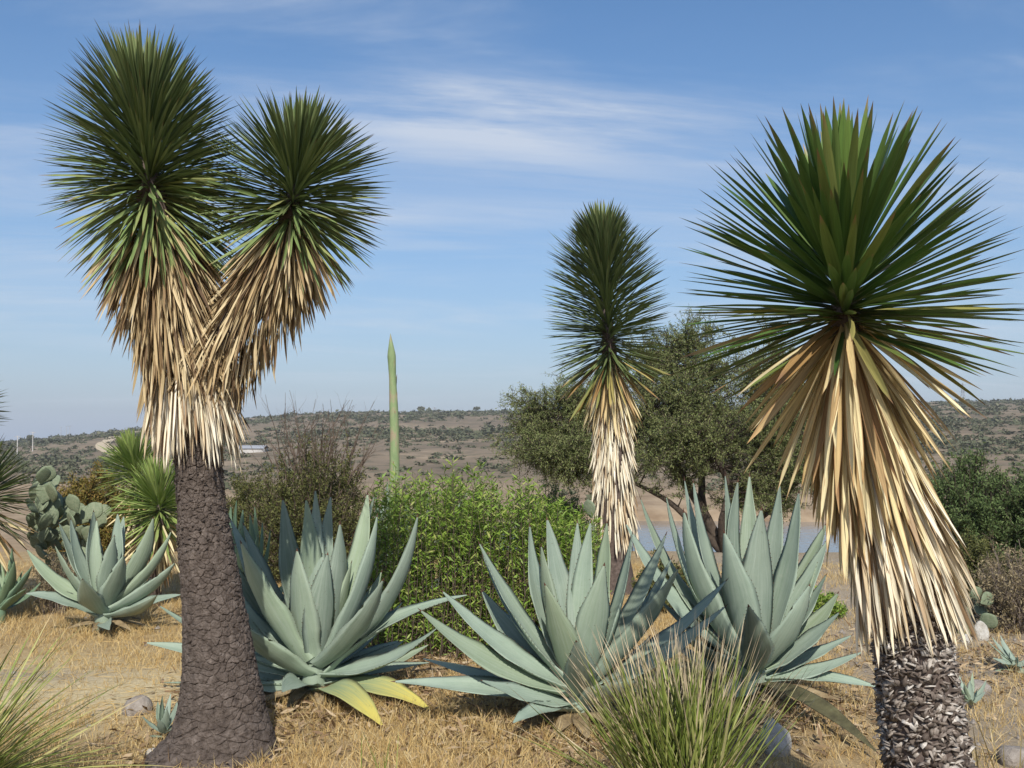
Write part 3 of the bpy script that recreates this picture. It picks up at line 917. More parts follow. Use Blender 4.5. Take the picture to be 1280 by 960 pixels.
# ---- right yucca: big single rosette, straw skirt, grey scaly trunk
def right_yucca():
    y = 3.6
    rng = np.random.default_rng(11)
    root = on_ground(1172, y)
    rows = [(1052, 322, 5), (1054, 360, 13), (1058, 420, 22), (1075, 520, 30), (1110, 640, 36), (1134, 760, 41), (1146, 850, 44), (1160, 960, 49), (1172, 1060, 56)]
    ctrl = px_stem(rows, y)
    ctrl.append((*(root - np.array([0, 0, 0.05])), 72 * y / F))
    path, rads = stem_path(ctrl, 260)
    t = thing('yucca_tree', 'single headed yucca with large dark green rosette, long straw skirt and scaly grey trunk', 'yucca', root)
    V, Q = swept(path, rads * 0.97, 28, wob=0.006 * (RNG.random((260, 28)) - .5))
    part('trunk', mesh_np('trunk', V - root, quads=Q, mats=[M['bark_scar']]), t)
    V, T, uv, r = flaps(path, rads, 0.47, 1.0, 4600, 0.027, rng, tilt=(-70, 55))
    part('leaf_base', mesh_np('leaf_base', V - root, tris=T, mats=[M['leaf_base']], uv=uv, rnd=r, smooth=False), t, kind='stuff')
    arc = np.concatenate([[0], np.cumsum(np.linalg.norm(np.diff(path, axis=0), axis=1))]); tot = arc[-1]
    s_of = lambda py: float(np.interp(P(1050, py, y)[2], path[::-1, 2], np.linspace(1, 0, 260)))
    S = s_of
    u = y / F
    zones = [
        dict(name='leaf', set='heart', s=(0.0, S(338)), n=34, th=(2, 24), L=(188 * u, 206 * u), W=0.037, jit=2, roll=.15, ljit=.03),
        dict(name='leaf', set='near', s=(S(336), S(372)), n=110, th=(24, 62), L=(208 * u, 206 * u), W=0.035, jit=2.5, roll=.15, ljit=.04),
        dict(name='leaf', set='near', s=(S(366), S(400)), n=120, th=(60, 94), L=(204 * u, 200 * u), W=0.031, jit=3, roll=.15, ljit=.04, single=105),
        dict(name='leaf', set='near', s=(S(390), S(420)), n=66, th=(92, 113), L=(204 * u, 184 * u), W=0.025, jit=4, roll=.2, single=40),
        dict(name='yellowing_leaf', set='near_y', s=(S(388), S(420)), n=24, th=(96, 130), L=(190 * u, 175 * u), W=0.030, jit=7, roll=.5),
        dict(name='dry_leaf', set='gold', s=(S(405), S(450)), n=56, th=(122, 160), L=(165 * u, 185 * u), W=0.029, jit=6, roll=.7, plumb=.5),
        dict(name='dry_leaf', set='gold', s=(S(435), S(560)), n=250, th=(161, 171), L=(176 * u, 160 * u), W=0.0235, jit=4, roll=.9, plumb=.1, single=110, rf=.95),
        dict(name='bleached_leaf', set='pale', s=(S(540), S(650)), n=260, th=(170, 174), L=(150 * u, 132 * u), W=0.019, jit=3, roll=.9, plumb=.0, single=125, rf=1.15, ljit=.12),
        dict(name='bleached_leaf', set='pale', s=(S(640), S(705)), n=220, th=(171, 174), L=(132 * u, 95 * u), W=0.017, jit=3, roll=.9, plumb=.0, single=85, rf=1.2, ljit=.15),
    ]
    yucca_head(t, root, path, rads, zones, BS, rng, None)


right_yucca()


# ---- left yucca: two heads on one corky trunk
def left_yucca():
    y = 5.25
    u = y / F
    rng = np.random.default_rng(12)
    root = on_ground(276, y)
    t = thing('yucca_tree', 'tall two headed yucca with shaggy brown skirt and thick cracked bark trunk', 'yucca', root)
    A = px_stem([(177, 128, 4), (182, 190, 10), (192, 260, 22), (210, 350, 29), (233, 440, 29), (245, 520, 29), (248, 575, 28), (251, 620, 29), (258, 690, 34), (267, 760, 38),
                 (274, 830, 44), (277, 890, 54), (276, 925, 66)], y)
    A.append((*(root - np.array([0, 0, 0.06])), 88 * u))
    pA, rA = stem_path(A, 420)
    Bc = px_stem([(372, 196, 4, .0), (367, 240, 9, .0), (358, 300, 20, .0), (325, 360, 24, 0), (282, 420, 26, .0), (250, 480, 26, .0)], y)
    pB, rB = stem_path(Bc, 160)
    # bark part of the trunk, the skirted upper stem and the side limb
    k0 = int(np.argmin(np.abs(pA[:, 2] - P(250, 555, y)[2])))
    pk = spline(pA[k0:], 640); rk = np.interp(np.linspace(0, 1, 640), np.linspace(0, 1, len(pA) - k0), rA[k0:])
    V, Q = bark_trunk(pk, rk, 460, (0.046, 0.036), 0.0115, rng)
    part('trunk', mesh_np('trunk', V - root, quads=Q, mats=[M['bark']]), t)
    V, Q = swept(pA[:k0 + 8], rA[:k0 + 8] * 0.95, 20)
    part('upper_stem', mesh_np('upper_stem', V - root, quads=Q, mats=[M['bark_scar']]), t)
    V, Q = swept(pB, rB * 0.95, 20)
    part('side_limb', mesh_np('side_limb', V - root, quads=Q, mats=[M['bark_scar']]), t)
    V, T, uv, r = flaps(pA, rA, k0 / 420 - .02, k0 / 420 + 0.16, 500, 0.016, rng)
    part('leaf_base', mesh_np('leaf_base', V - root, tris=T, mats=[M['bark']], uv=uv, rnd=r, smooth=False), t, kind='stuff')
    SA = lambda py: float(np.interp(P(250, py, y)[2], pA[::-1, 2], np.linspace(1, 0, 420)))
    SB = lambda py: float(np.interp(P(350, py, y)[2], pB[::-1, 2], np.linspace(1, 0, 160)))
    zA = [
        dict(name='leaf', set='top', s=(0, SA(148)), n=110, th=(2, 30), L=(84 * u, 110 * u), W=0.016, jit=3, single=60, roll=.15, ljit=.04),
        dict(name='leaf', set='mid', s=(SA(145), SA(190)), n=300, th=(26, 58), L=(112 * u, 116 * u), W=0.016, jit=3, single=85, roll=.15, ljit=.05),
        dict(name='leaf', set='mid', s=(SA(185), SA(240)), n=480, th=(54, 98), L=(114 * u, 110 * u), W=0.0145, jit=4, single=60, roll=.2, ljit=.06),
        dict(name='drooping_leaf', set='low', s=(SA(225), SA(292)), n=300, th=(94, 143), L=(112 * u, 108 * u), W=0.018, jit=8, single=110, roll=.5),
        dict(name='dry_leaf', set='brown', s=(SA(275), SA(345)), n=330, th=(146, 161), L=(108 * u, 96 * u), W=0.0135, jit=7, single=80, roll=.8, plumb=.5, rf=1.1),
        dict(name='dry_leaf', set='brown', s=(SA(330), SA(455)), n=760, th=(160, 167), L=(74 * u, 66 * u), W=0.012, jit=6, single=60, roll=.9, plumb=.15, rf=1.3, ljit=.2),
        dict(name='bleached_leaf', set='pale', s=(SA(440), SA(500)), n=480, th=(170, 174), L=(84 * u, 76 * u), W=0.0115, jit=4, single=130, roll=.9, plumb=.5, rf=1.3, ljit=.2),
    ]
    yucca_head(t, root, pA, rA, zA, BS, rng, None)
    zB = [
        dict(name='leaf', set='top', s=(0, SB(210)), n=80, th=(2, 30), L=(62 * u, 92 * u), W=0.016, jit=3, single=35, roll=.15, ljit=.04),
        dict(name='leaf', set='mid', s=(SB(208), SB(235)), n=230, th=(28, 64), L=(98 * u, 114 * u), W=0.016, jit=3, single=35, roll=.15, ljit=.05),
        dict(name='leaf', set='mid', s=(SB(230), SB(268)), n=340, th=(60, 112), L=(116 * u, 112 * u), W=0.0135, jit=5, single=25, roll=.2, ljit=.07),
        dict(name='drooping_leaf', set='low', s=(SB(252), SB(292)), n=150, th=(98, 140), L=(112 * u, 98 * u), W=0.017, jit=9, single=40, roll=.5, plumb=.3),
        dict(name='dry_leaf', set='brown', s=(SB(280), SB(335)), n=260, th=(144, 162), L=(92 * u, 80 * u), W=0.0135, jit=6, single=70, roll=.8, plumb=.6, rf=1.15),
        dict(name='dry_leaf', set='brown', s=(SB(322), SB(455)), n=560, th=(160, 166), L=(66 * u, 58 * u), W=0.012, jit=7, single=60, roll=.9, plumb=.5, rf=1.35, ljit=.2),
    ]
    yucca_head(t, root, pB, rB, zB, BS, rng, None)


left_yucca()


def middle_yucca():
    y = 11.0
    u = y / F
    rng = np.random.default_rng(13)
    root = on_ground(770, y)
    t = thing('yucca_tree', 'slender single headed yucca with two tiered crown and narrow grey skirt before the mesquite', 'yucca', root)
    A = px_stem([(752, 305, 2), (756, 360, 5), (761, 430, 9), (764, 500, 15), (766, 580, 19), (768, 660, 21), (769, 700, 20)], y)
    A.append((*(root - np.array([0, 0, .05])), 27 * u))
    p, r = stem_path(A, 260)
    V, Q = swept(p, r * .95, 18)
    part('trunk', mesh_np('trunk', V - root, quads=Q, mats=[M['bark_scar']]), t)
    S = lambda py: float(np.interp(P(765, py, y)[2], p[::-1, 2], np.linspace(1, 0, 260)))
    z = [
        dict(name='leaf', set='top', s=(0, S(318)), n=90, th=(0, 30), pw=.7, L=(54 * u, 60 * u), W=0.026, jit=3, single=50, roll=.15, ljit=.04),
        dict(name='leaf', set='mid', s=(S(308), S(330)), n=170, th=(28, 46), L=(60 * u, 60 * u), W=0.027, jit=3, single=50, roll=.15, ljit=.04),
        dict(name='leaf', set='mid', s=(S(318), S(350)), n=200, th=(38, 50), L=(60 * u, 66 * u), W=0.025, jit=3, single=50, roll=.15),
        dict(name='leaf', set='mid', s=(S(345), S(420)), n=460, th=(44, 80), L=(80 * u, 74 * u), W=0.024, jit=4, single=100, roll=.2),
        dict(name='leaf', set='mid', s=(S(412), S(455)), n=260, th=(80, 122), L=(72 * u, 66 * u), W=0.022, jit=5, single=50, roll=.3),
        dict(name='yellowing_leaf', set='near_y', s=(S(445), S(470)), n=46, th=(118, 150), L=(68 * u, 68 * u), W=0.038, jit=8, single=30, roll=.7),
        dict(name='dry_leaf', set='gold', s=(S(460), S(505)), n=110, th=(156, 169), L=(66 * u, 54 * u), W=0.032, jit=5, single=60, roll=.8, rf=1.0),
        dict(name='bleached_leaf', set='pale', s=(S(490), S(672)), n=720, th=(169, 169), L=(38 * u, 30 * u), W=0.021, jit=5, single=230, roll=.9, rf=1.1),
    ]
    yucca_head(t, root, p, r, z, BS, rng, None)


middle_yucca()


def small_yucca(label, y, rootpx, heads, seed, setname='young', trunk_r=0.09, group=None):
    """heads: rows (tip px, tip py, centre px, centre py, leaf px)"""
    u = y / F
    rng = np.random.default_rng(seed)
    root = on_ground(rootpx, y)
    t = thing('yucca_plant', label, 'yucca', root, group)
    for hx, hy, cx, cy, L, dy in heads:
        ctrl = [(*P(hx, hy, y + dy), .015), (*P(cx, cy, y + dy), trunk_r * .6), (*(P(cx, cy, y + dy) * .5 + root * .5), trunk_r), (*(root - [0, 0, .05]), trunk_r * 1.3)]
        p, r = stem_path(ctrl, 120)
        V, Q = swept(p, r, 14)
        part('trunk', mesh_np('trunk', V - root, quads=Q, mats=[M['bark_scar']]), t)
        S = lambda z: float(np.interp(z, p[::-1, 2], np.linspace(1, 0, 120)))
        zt, zc = p[0, 2], P(cx, cy, y)[2]
        sc_ = S(zc)
        z = [
            dict(name='leaf', set=setname, s=(0, sc_ * .5), n=130, th=(4, 42), L=(L * u * .8, L * u), W=0.020, jit=5, single=50),
            dict(name='leaf', set=setname, s=(sc_ * .4, sc_), n=260, th=(40, 98), L=(L * u, L * u), W=0.019, jit=6, single=80),
            dict(name='leaf', set=setname, s=(sc_ * .9, sc_ + .12), n=60, th=(95, 125), L=(L * u, L * u), W=0.028, jit=7, single=20),
            dict(name='dry_leaf', set='gold', s=(sc_ + .05, sc_ + .35), n=70, th=(125, 165), L=(L * u, L * u * .9), W=0.028, jit=8, single=50, roll=.8, plumb=.5),
        ]
        yucca_head(t, root, p, r, z, BS, rng, None)


small_yucca('young bright green yucca with two rosettes behind the blue agave', 10.2, 190,
            [(166, 572, 172, 600, 46, .3), (196, 612, 200, 640, 52, -.2)], 21)
small_yucca('dark green yucca with dry lower leaves beside the prickly pear', 9.4, -22,
            [(-24, 592, -20, 628, 62, 0), (-62, 490, -60, 522, 62, .2)], 22, 'mid', .1)


# ================================================================== AGAVES
AG_T = [0, .06, .16, .32, .46, .62, .78, .90, .96, 1]
AG_W = [.86, .78, .80, .96, 1, .86, .56, .27, .11, .012]


def agave_leaf_mesh(B, C, T, side, w, thick, roll, rng, mat, origin, chan=0.30, nseg=16, teeth=True, twist=0.5):
    t = np.append(np.linspace(0, .975, nseg), 1.0)[:, None]
    pts = (1 - t) ** 2 * B + 2 * t * (1 - t) * C + t * t * T
    tg = nrm(2 * (1 - t) * (C - B) + 2 * t * (T - C))
    sd = nrm(side - tg * np.sum(tg * side, 1, keepdims=True))
    nm = np.cross(sd, tg)
    mi = nseg // 2
    vw = nrm(np.array([0, 0, HC]) - pts[mi])
    nv, sv = float(nm[mi] @ vw), float(sd[mi] @ vw)
    # leaves of a crowded rosette twist: the broad face turns out by up to half a radian
    sgn = 1.0 if nv * sv >= 0 else -1.0
    roll = roll - sgn * twist * max(0.0, 1 - abs(nv) * 1.3)
    tw_ = roll * np.interp(t, [0, .25, 1], [.2, .9, 1.1])
    ca, sa_ = np.cos(tw_), np.sin(tw_)
    sd, nm = sd * ca + nm * sa_, nm * ca - sd * sa_
    tt = t[:, 0]
    ww = np.interp(tt, AG_T, AG_W) * w * .5
    ww *= 1 + 0.03 * np.sin(tt * 17 + rng.random() * 6) * (tt < .85)
    th = thick * np.interp(tt, [0, .2, .6, .9, 1], [1, .75, .4, .16, .02])
    ch = chan * np.interp(tt, [0, .3, .7, 1], [.9, 1, .8, 1.2]) * ww
    a_top = np.array([-1, -.72, -.36, 0, .36, .72, 1.0])
    a_bot = np.array([.75, .38, 0, -.38, -.75])
    wav = 0.035 * w * np.sin(tt * rng.uniform(12, 20) + rng.random() * 6)
    rows, uvs = [], []
    for i in range(nseg + 1):
        for a in a_top:
            rows.append(pts[i] + sd[i] * a * ww[i] + nm[i] * (ch[i] * a * a + wav[i] * (abs(a) > .9) * a * (ww[i] / (w * .5))))
            uvs.append((a * .5 + .5, tt[i]))
        for a in a_bot:
            rows.append(pts[i] + sd[i] * a * ww[i] + nm[i] * (ch[i] * a * a - th[i] * (1 - a * a)))
            uvs.append((a * .5 + .5, tt[i]))
    V = np.array(rows)
    k = 12
    q = []
    for i in range(nseg):
        for j in range(k):
            q.append((i * k + j, i * k + (j + 1) % k, (i + 1) * k + (j + 1) % k, (i + 1) * k + j))
    q = np.array(q)[:, ::-1]
    uv = np.array(uvs)
    tri = np.zeros((0, 3), int)
    fm = np.zeros(len(q), int)
    fm[-k:] = 1                      # brown end spine
    if teeth:
        L = float(np.sum(np.linalg.norm(np.diff(pts, axis=0), axis=1)))
        nt = int(L / 0.032)
        TV, TT, TU = [], [], []
        for e, j in ((-1, 0), (1, 6)):
            for s_ in np.linspace(.14, .93, nt):
                f = s_ * nseg; i = int(f); g = f - i
                p0 = V[i * k + j] * (1 - g) + V[min(i + 1, nseg) * k + j] * g
                d = tg[i] * .004; out = sd[i] * e
                o_ = len(V) + len(TV)
                TV += [p0 - d, p0 + d, p0 + out * rng.uniform(.003, .008) + tg[i] * rng.uniform(-.008, .008)]
                TT.append((o_, o_ + 1, o_ + 2)); TU += [(.5, s_)] * 3
        V = np.concatenate([V, np.array(TV)]); tri = np.array(TT); uv = np.concatenate([uv, np.array(TU)])
        fm = np.concatenate([fm, np.ones(len(tri), int)])
    return mesh_np('leaf', V - origin, quads=q, tris=tri, mats=[mat, M['spine']], uv=uv, fmat=fm)


def agave(label, y, rootpx, leaves, seed, mat='agave', extra=10, group=None, back_len=0.75, core=True, teeth=True, name='agave', dead=0):
    """leaves: (tip px, tip py, depth offset of tip in m (+ behind), width px, bow[, material[, base height]])"""
    rng = np.random.default_rng(seed)
    root = on_ground(rootpx, y)
    t = thing(name, label, 'agave', root, group)
    ls = []
    for lf in leaves:
        px, py, dy, w, bow = lf[:5]
        m = lf[5] if len(lf) > 5 else mat
        T = P(px, py, y + dy)
        ls.append((T, w * (y + dy) / F, bow, m, lf[6] if len(lf) > 6 else None))
    for k in range(extra):
        a = rng.uniform(.08 * np.pi, .92 * np.pi)
        el = rng.uniform(.1, .85)
        L = back_len * rng.uniform(.8, 1.05)
        T = root + np.array([math.cos(a) * math.cos(el), math.sin(a) * math.cos(el), 0]) * L + np.array([0, 0, .12 + math.sin(el) * L * .9])
        ls.append((T, back_len * .16, .8, mat, None))
    for k in range(dead):
        a = -np.pi * (k + rng.uniform(.2, .8)) / dead if k < dead * .75 else rng.uniform(0, np.pi)
        L = back_len * rng.uniform(.55, .85)
        x_, y_ = root[0] + math.cos(a) * L, root[1] + math.sin(a) * L * .8
        ls.append((np.array([x_, y_, float(terrain(x_, y_)) + rng.uniform(.02, .07)]), back_len * rng.uniform(.07, .13), -rng.uniform(.3, .9), 'agave_dry', .05))
    for T, w, bow, m, bz in ls:
        off = T - root
        hor = off * np.array([1, 1, 0]); hl = np.linalg.norm(hor)
        r = hor / (hl + 1e-6)
        L = np.linalg.norm(off)
        steep = off[2] / L
        b0 = (.05 + .20 * max(0, steep)) * min(1.0, L / 1.0) if bz is None else bz
        B = root + r * (.10 - .05 * max(0, steep)) * min(1, L) + np.array([0, 0, b0 + .02])
        mid = (B + T) / 2
        d = T - B
        dl = np.linalg.norm(d)
        # perpendicular (outward and downward) in the leaf's vertical plane
        pr = r * d[2] / dl - np.array([0, 0, 1.0]) * np.dot(d, r) / dl
        C = mid + pr * dl * (.16 * bow + rng.normal() * .025) - d * .05 + np.cross(r, [0, 0, 1.0]) * dl * rng.normal() * .05
        side = np.cross(r, [0, 0, 1.0])
        o = part('leaf', agave_leaf_mesh(B, C, T, side, w * .98, .034 * min(1.2, L) * (w / .2) ** .5, rng.normal() * .16, rng, M[m], root, chan=rng.uniform(.14, .34), teeth=teeth), t)
        if m == 'agave_yellow':
            o['label'] = 'yellowing drooping leaf'
        if m == 'agave_dry':
            o.name = 'dead_leaf'
            o['label'] = 'withered brown leaf at the base'
        if m == 'agave_dead':
            o['label'] = 'dead dark leaf'
    if core:
        h = np.mean([T[2] for T, *_ in ls]) - root[2]
        nz = 12
        zz_ = np.linspace(0, 1, nz)
        V, Q = swept(root + np.stack([0 * zz_, 0 * zz_, zz_ * h * .9 - 0.03], 1), np.interp(zz_, [0, .25, .6, 1], [.07, .09, .06, .002]) * min(1, h / .6), 10)
        part('bud', mesh_np('bud', V - root, quads=Q, mats=[M[mat]], uv=np.zeros((len(V), 2))), t)
    return t


agave('large blue green agave with upright leaves right behind the cracked bark trunk', 6.4, 396, [
    (394, 608, .22, 26, .6), (414, 616, .30, 30, .6), (353, 620, .22, 37, .6), (382, 620, .08, 42, .5), (425, 651, -.06, 46, .5), (371, 685, -.22, 52, .6),
    (460, 613, .20, 36, .7), (469, 616, .34, 26, .6), (472, 641, .02, 40, .8), (523, 640, -.05, 42, 1.5), (589, 743, .10, 34, -.9), (549, 783, -.30, 38, .9),
    (478, 712, .30, 36, .8), (480, 722, -.35, 46, 1.3), (303, 652, .05, 42, .7), (300, 675, -.22, 50, .7), (286, 645, .32, 34, .7), (284, 693, .22, 44, .8),
    (289, 727, .05, 38, .9), (299, 778, -.38, 48, 1.0), (178, 803, .0, 26, -.2), (200, 853, -.25, 22, -.3), (196, 755, .35, 26, .1), (352, 866, -.62, 36, -1.1),
    (480, 910, -.78, 40, -1.2, 'agave_yellow'), (540, 889, -.46, 36, -.8, 'agave_yellow'), (540, 828, .05, 24, -.3), (310, 836, .2, 26, .1), (312, 860, -.2, 30, -.3),
    (500, 800, .35, 34, .4), (410, 690, -.15, 44, .5), (440, 700, .0, 40, .5)], 31, dead=10)
agave('spreading agave with broad shaded centre leaves standing behind the tall grass clump', 5.8, 724, [
    (597, 675, .05, 37, .8), (602, 690, .16, 30, .9), (550, 736, -.10, 40, .7), (522, 760, -.28, 44, .6), (571, 750, .10, 30, .9), (601, 736, .35, 42, .9),
    (662, 653, .10, 37, .7), (683, 645, .30, 38, .5), (676, 679, -.05, 44, .7), (680, 728, -.26, 46, .7), (722, 649, .28, 26, .4), (739, 649, .18, 34, .4), (759, 649, .05, 38, .4),
    (756, 703, -.25, 52, .5), (791, 663, .02, 40, .6), (834, 664, -.02, 46, .5), (841, 695, .18, 30, .8), (850, 707, -.18, 42, .6), (911, 722, -.22, 42, .9), (910, 755, -.32, 30, .8),
    (488, 852, -.15, 38, -.5), (524, 822, .15, 30, -.3), (640, 905, -.55, 38, -.6), (600, 850, -.35, 38, .2), (800, 850, -.5, 40, .3), (860, 830, -.3, 36, .3), (720, 800, -.5, 46, .7)], 32, dead=9)
agave('tall agave with splayed leaves between the grass clump and the straw skirted yucca', 6.5, 938, [
    (799, 618, .25, 34, 1.0), (780, 650, .05, 38, .8), (855, 595, .32, 30, .7), (866, 598, .20, 34, .7), (832, 616, .08, 34, .9), (854, 635, -.10, 46, .7),
    (906, 589, .12, 38, .5), (923, 597, .05, 38, .4), (937, 590, .28, 30, .4), (952, 633, -.14, 50, .4), (975, 602, .26, 34, .5), (999, 611, .05, 42, .6),
    (904, 662, -.25, 52, .6), (935, 755, -.62, 44, .9), (1034, 652, .25, 46, .7), (1036, 672, .12, 36, .7), (1034, 716, .0, 34, .6), (1013, 729, -.25, 50, .7),
    (1049, 739, .1, 38, .7), (1051, 764, -.15, 38, .6), (1067, 793, .05, 30, .5), (1080, 814, -.1, 26, .3), (1101, 860, -.25, 30, -.4, 'agave', .12), (1100, 944, -1.25, 26, -.7, 'agave_dead', .10),
    (834, 727, .3, 30, .6), (820, 745, .05, 34, .6), (850, 790, -.2, 36, .4), (900, 870, -.6, 34, -.3), (985, 700, .3, 36, .5)], 33, dead=9)
agave('smaller agave with toothed leaves standing alone on the dry grass beside the path', 8.8, 135, [
    (32, 685, -.10, 24, .9), (68, 680, -.22, 28, .9), (73, 652, .08, 26, .9), (88, 647, .02, 28, .8), (117, 637, .05, 28, .5), (121, 648, -.08, 28, .5), (147, 640, .08, 28, .4),
    (155, 643, .25, 22, .4), (143, 668, -.15, 30, .4), (155, 693, -.25, 36, .5), (103, 723, -.50, 30, .9), (192, 645, .0, 28, 1.0), (215, 662, .1, 22, 1.5), (220, 702, -.1, 24, 1.2),
    (197, 743, -.45, 22, 1.0), (228, 743, -.1, 20, -.2), (30, 742, -.25, 26, -.9), (137, 788, -.5, 20, -.9), (100, 690, .3, 26, .6)], 34, extra=8, back_len=.62, dead=5)
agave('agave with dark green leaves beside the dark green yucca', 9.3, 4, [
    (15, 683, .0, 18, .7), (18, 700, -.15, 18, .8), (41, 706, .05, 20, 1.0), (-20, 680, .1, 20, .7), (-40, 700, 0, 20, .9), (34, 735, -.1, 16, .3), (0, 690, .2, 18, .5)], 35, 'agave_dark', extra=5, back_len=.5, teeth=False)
agave('small agave pup with pale green leaves at the foot of the cracked bark trunk', 5.5, 212, [
    (177, 895, -.02, 8, .6), (197, 876, .03, 11, .5), (203, 869, .0, 12, .4), (209, 886, -.05, 12, .4), (221, 877, .02, 11, .5), (198, 898, -.08, 10, .6), (186, 920, -.06, 8, .2), (236, 893, 0, 9, .6)], 36, extra=3, back_len=.22, core=False, teeth=False)
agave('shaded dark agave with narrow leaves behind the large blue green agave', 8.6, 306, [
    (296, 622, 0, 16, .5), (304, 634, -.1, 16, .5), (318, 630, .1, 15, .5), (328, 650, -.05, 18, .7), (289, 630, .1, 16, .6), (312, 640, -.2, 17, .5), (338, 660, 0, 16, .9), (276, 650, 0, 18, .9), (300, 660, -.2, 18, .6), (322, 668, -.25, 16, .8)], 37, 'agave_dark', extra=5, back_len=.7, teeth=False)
agave('small rounded agave rosette on gravel beneath the dry twiggy shrub', 7.4, 1262, [
    (1240, 822, 0, 10, .7), (1250, 818, .05, 11, .5), (1262, 815, .05, 12, .4), (1272, 820, 0, 11, .5), (1284, 824, 0, 10, .7), (1243, 838, -.1, 11, .7), (1256, 830, -.1, 13, .5), (1270, 832, -.1, 13, .5), (1284, 842, -.1, 10, .7)], 38, extra=6, back_len=.24, core=False, teeth=False)
agave('small agave pup with thin leaves beside the scaly grey trunk', 6.3, 1205, [
    (1188, 862, 0, 7, .7), (1196, 852, .02, 8, .5), (1205, 853, .0, 9, .4), (1212, 850, .03, 8, .4), (1222, 860, -.02, 8, .6), (1232, 864, .02, 7, .8), (1200, 872, -.08, 8, .5), (1214, 874, -.08, 8, .5)], 39, extra=3, back_len=.2, core=False, teeth=False)

# the agave in bud behind the willow shrub, with its flower stalk
ta = agave('agave bearing a tall green flower stalk behind the leafy green shrub', 9.5, 497, [
    (470, 612, .0, 20, .6), (484, 598, .1, 20, .4), (478, 622, -.1, 22, .5), (508, 612, .1, 20, .4), (520, 618, -.05, 20, .6), (536, 612, .05, 16, 1.0), (590, 606, .1, 12, .4), (455, 640, 0, 22, .8), (500, 640, -.25, 24, .4)], 40, extra=6, back_len=.9, teeth=False)
rt = np.array(ta.location)
sp = spline([rt + [0, 0, .1], P(493, 640, 9.5), P(493, 540, 9.5), P(491, 480, 9.5), P(489.5, 445, 9.5), P(488, 417, 9.5)], 60)
sr = np.interp(np.linspace(0, 1, 60), [0, .35, .72, .84, .92, 1], [.056, .050, .042, .033, .041, .002])
V, Q = swept(sp, sr, 14)
part('flower_stalk', mesh_np('flower_stalk', V - rt, quads=Q, mats=[M['stalk']]), ta)
bs_ = BladeSet('bract', M['bract'], ([0, .3, .7, 1], [1, .85, .4, .03]), (-.10, -.05), 5, .9, (0,), wl=.36)
nb = 32
ii = np.linspace(8, 50, nb).astype(int); ph = np.arange(nb) * 2.4
Rr = np.stack([np.cos(ph), np.sin(ph), 0 * ph], 1)
put_blades(ta, 'bract', bs_, sp[ii] + Rr * sr[ii][:, None] * .92 - rt, np.array([0, 0, 1.0]) + Rr * .10, -Rr + 0 * Rr, np.linspace(.17, .14, nb), np.linspace(.9, .8, nb), np.arange(nb))


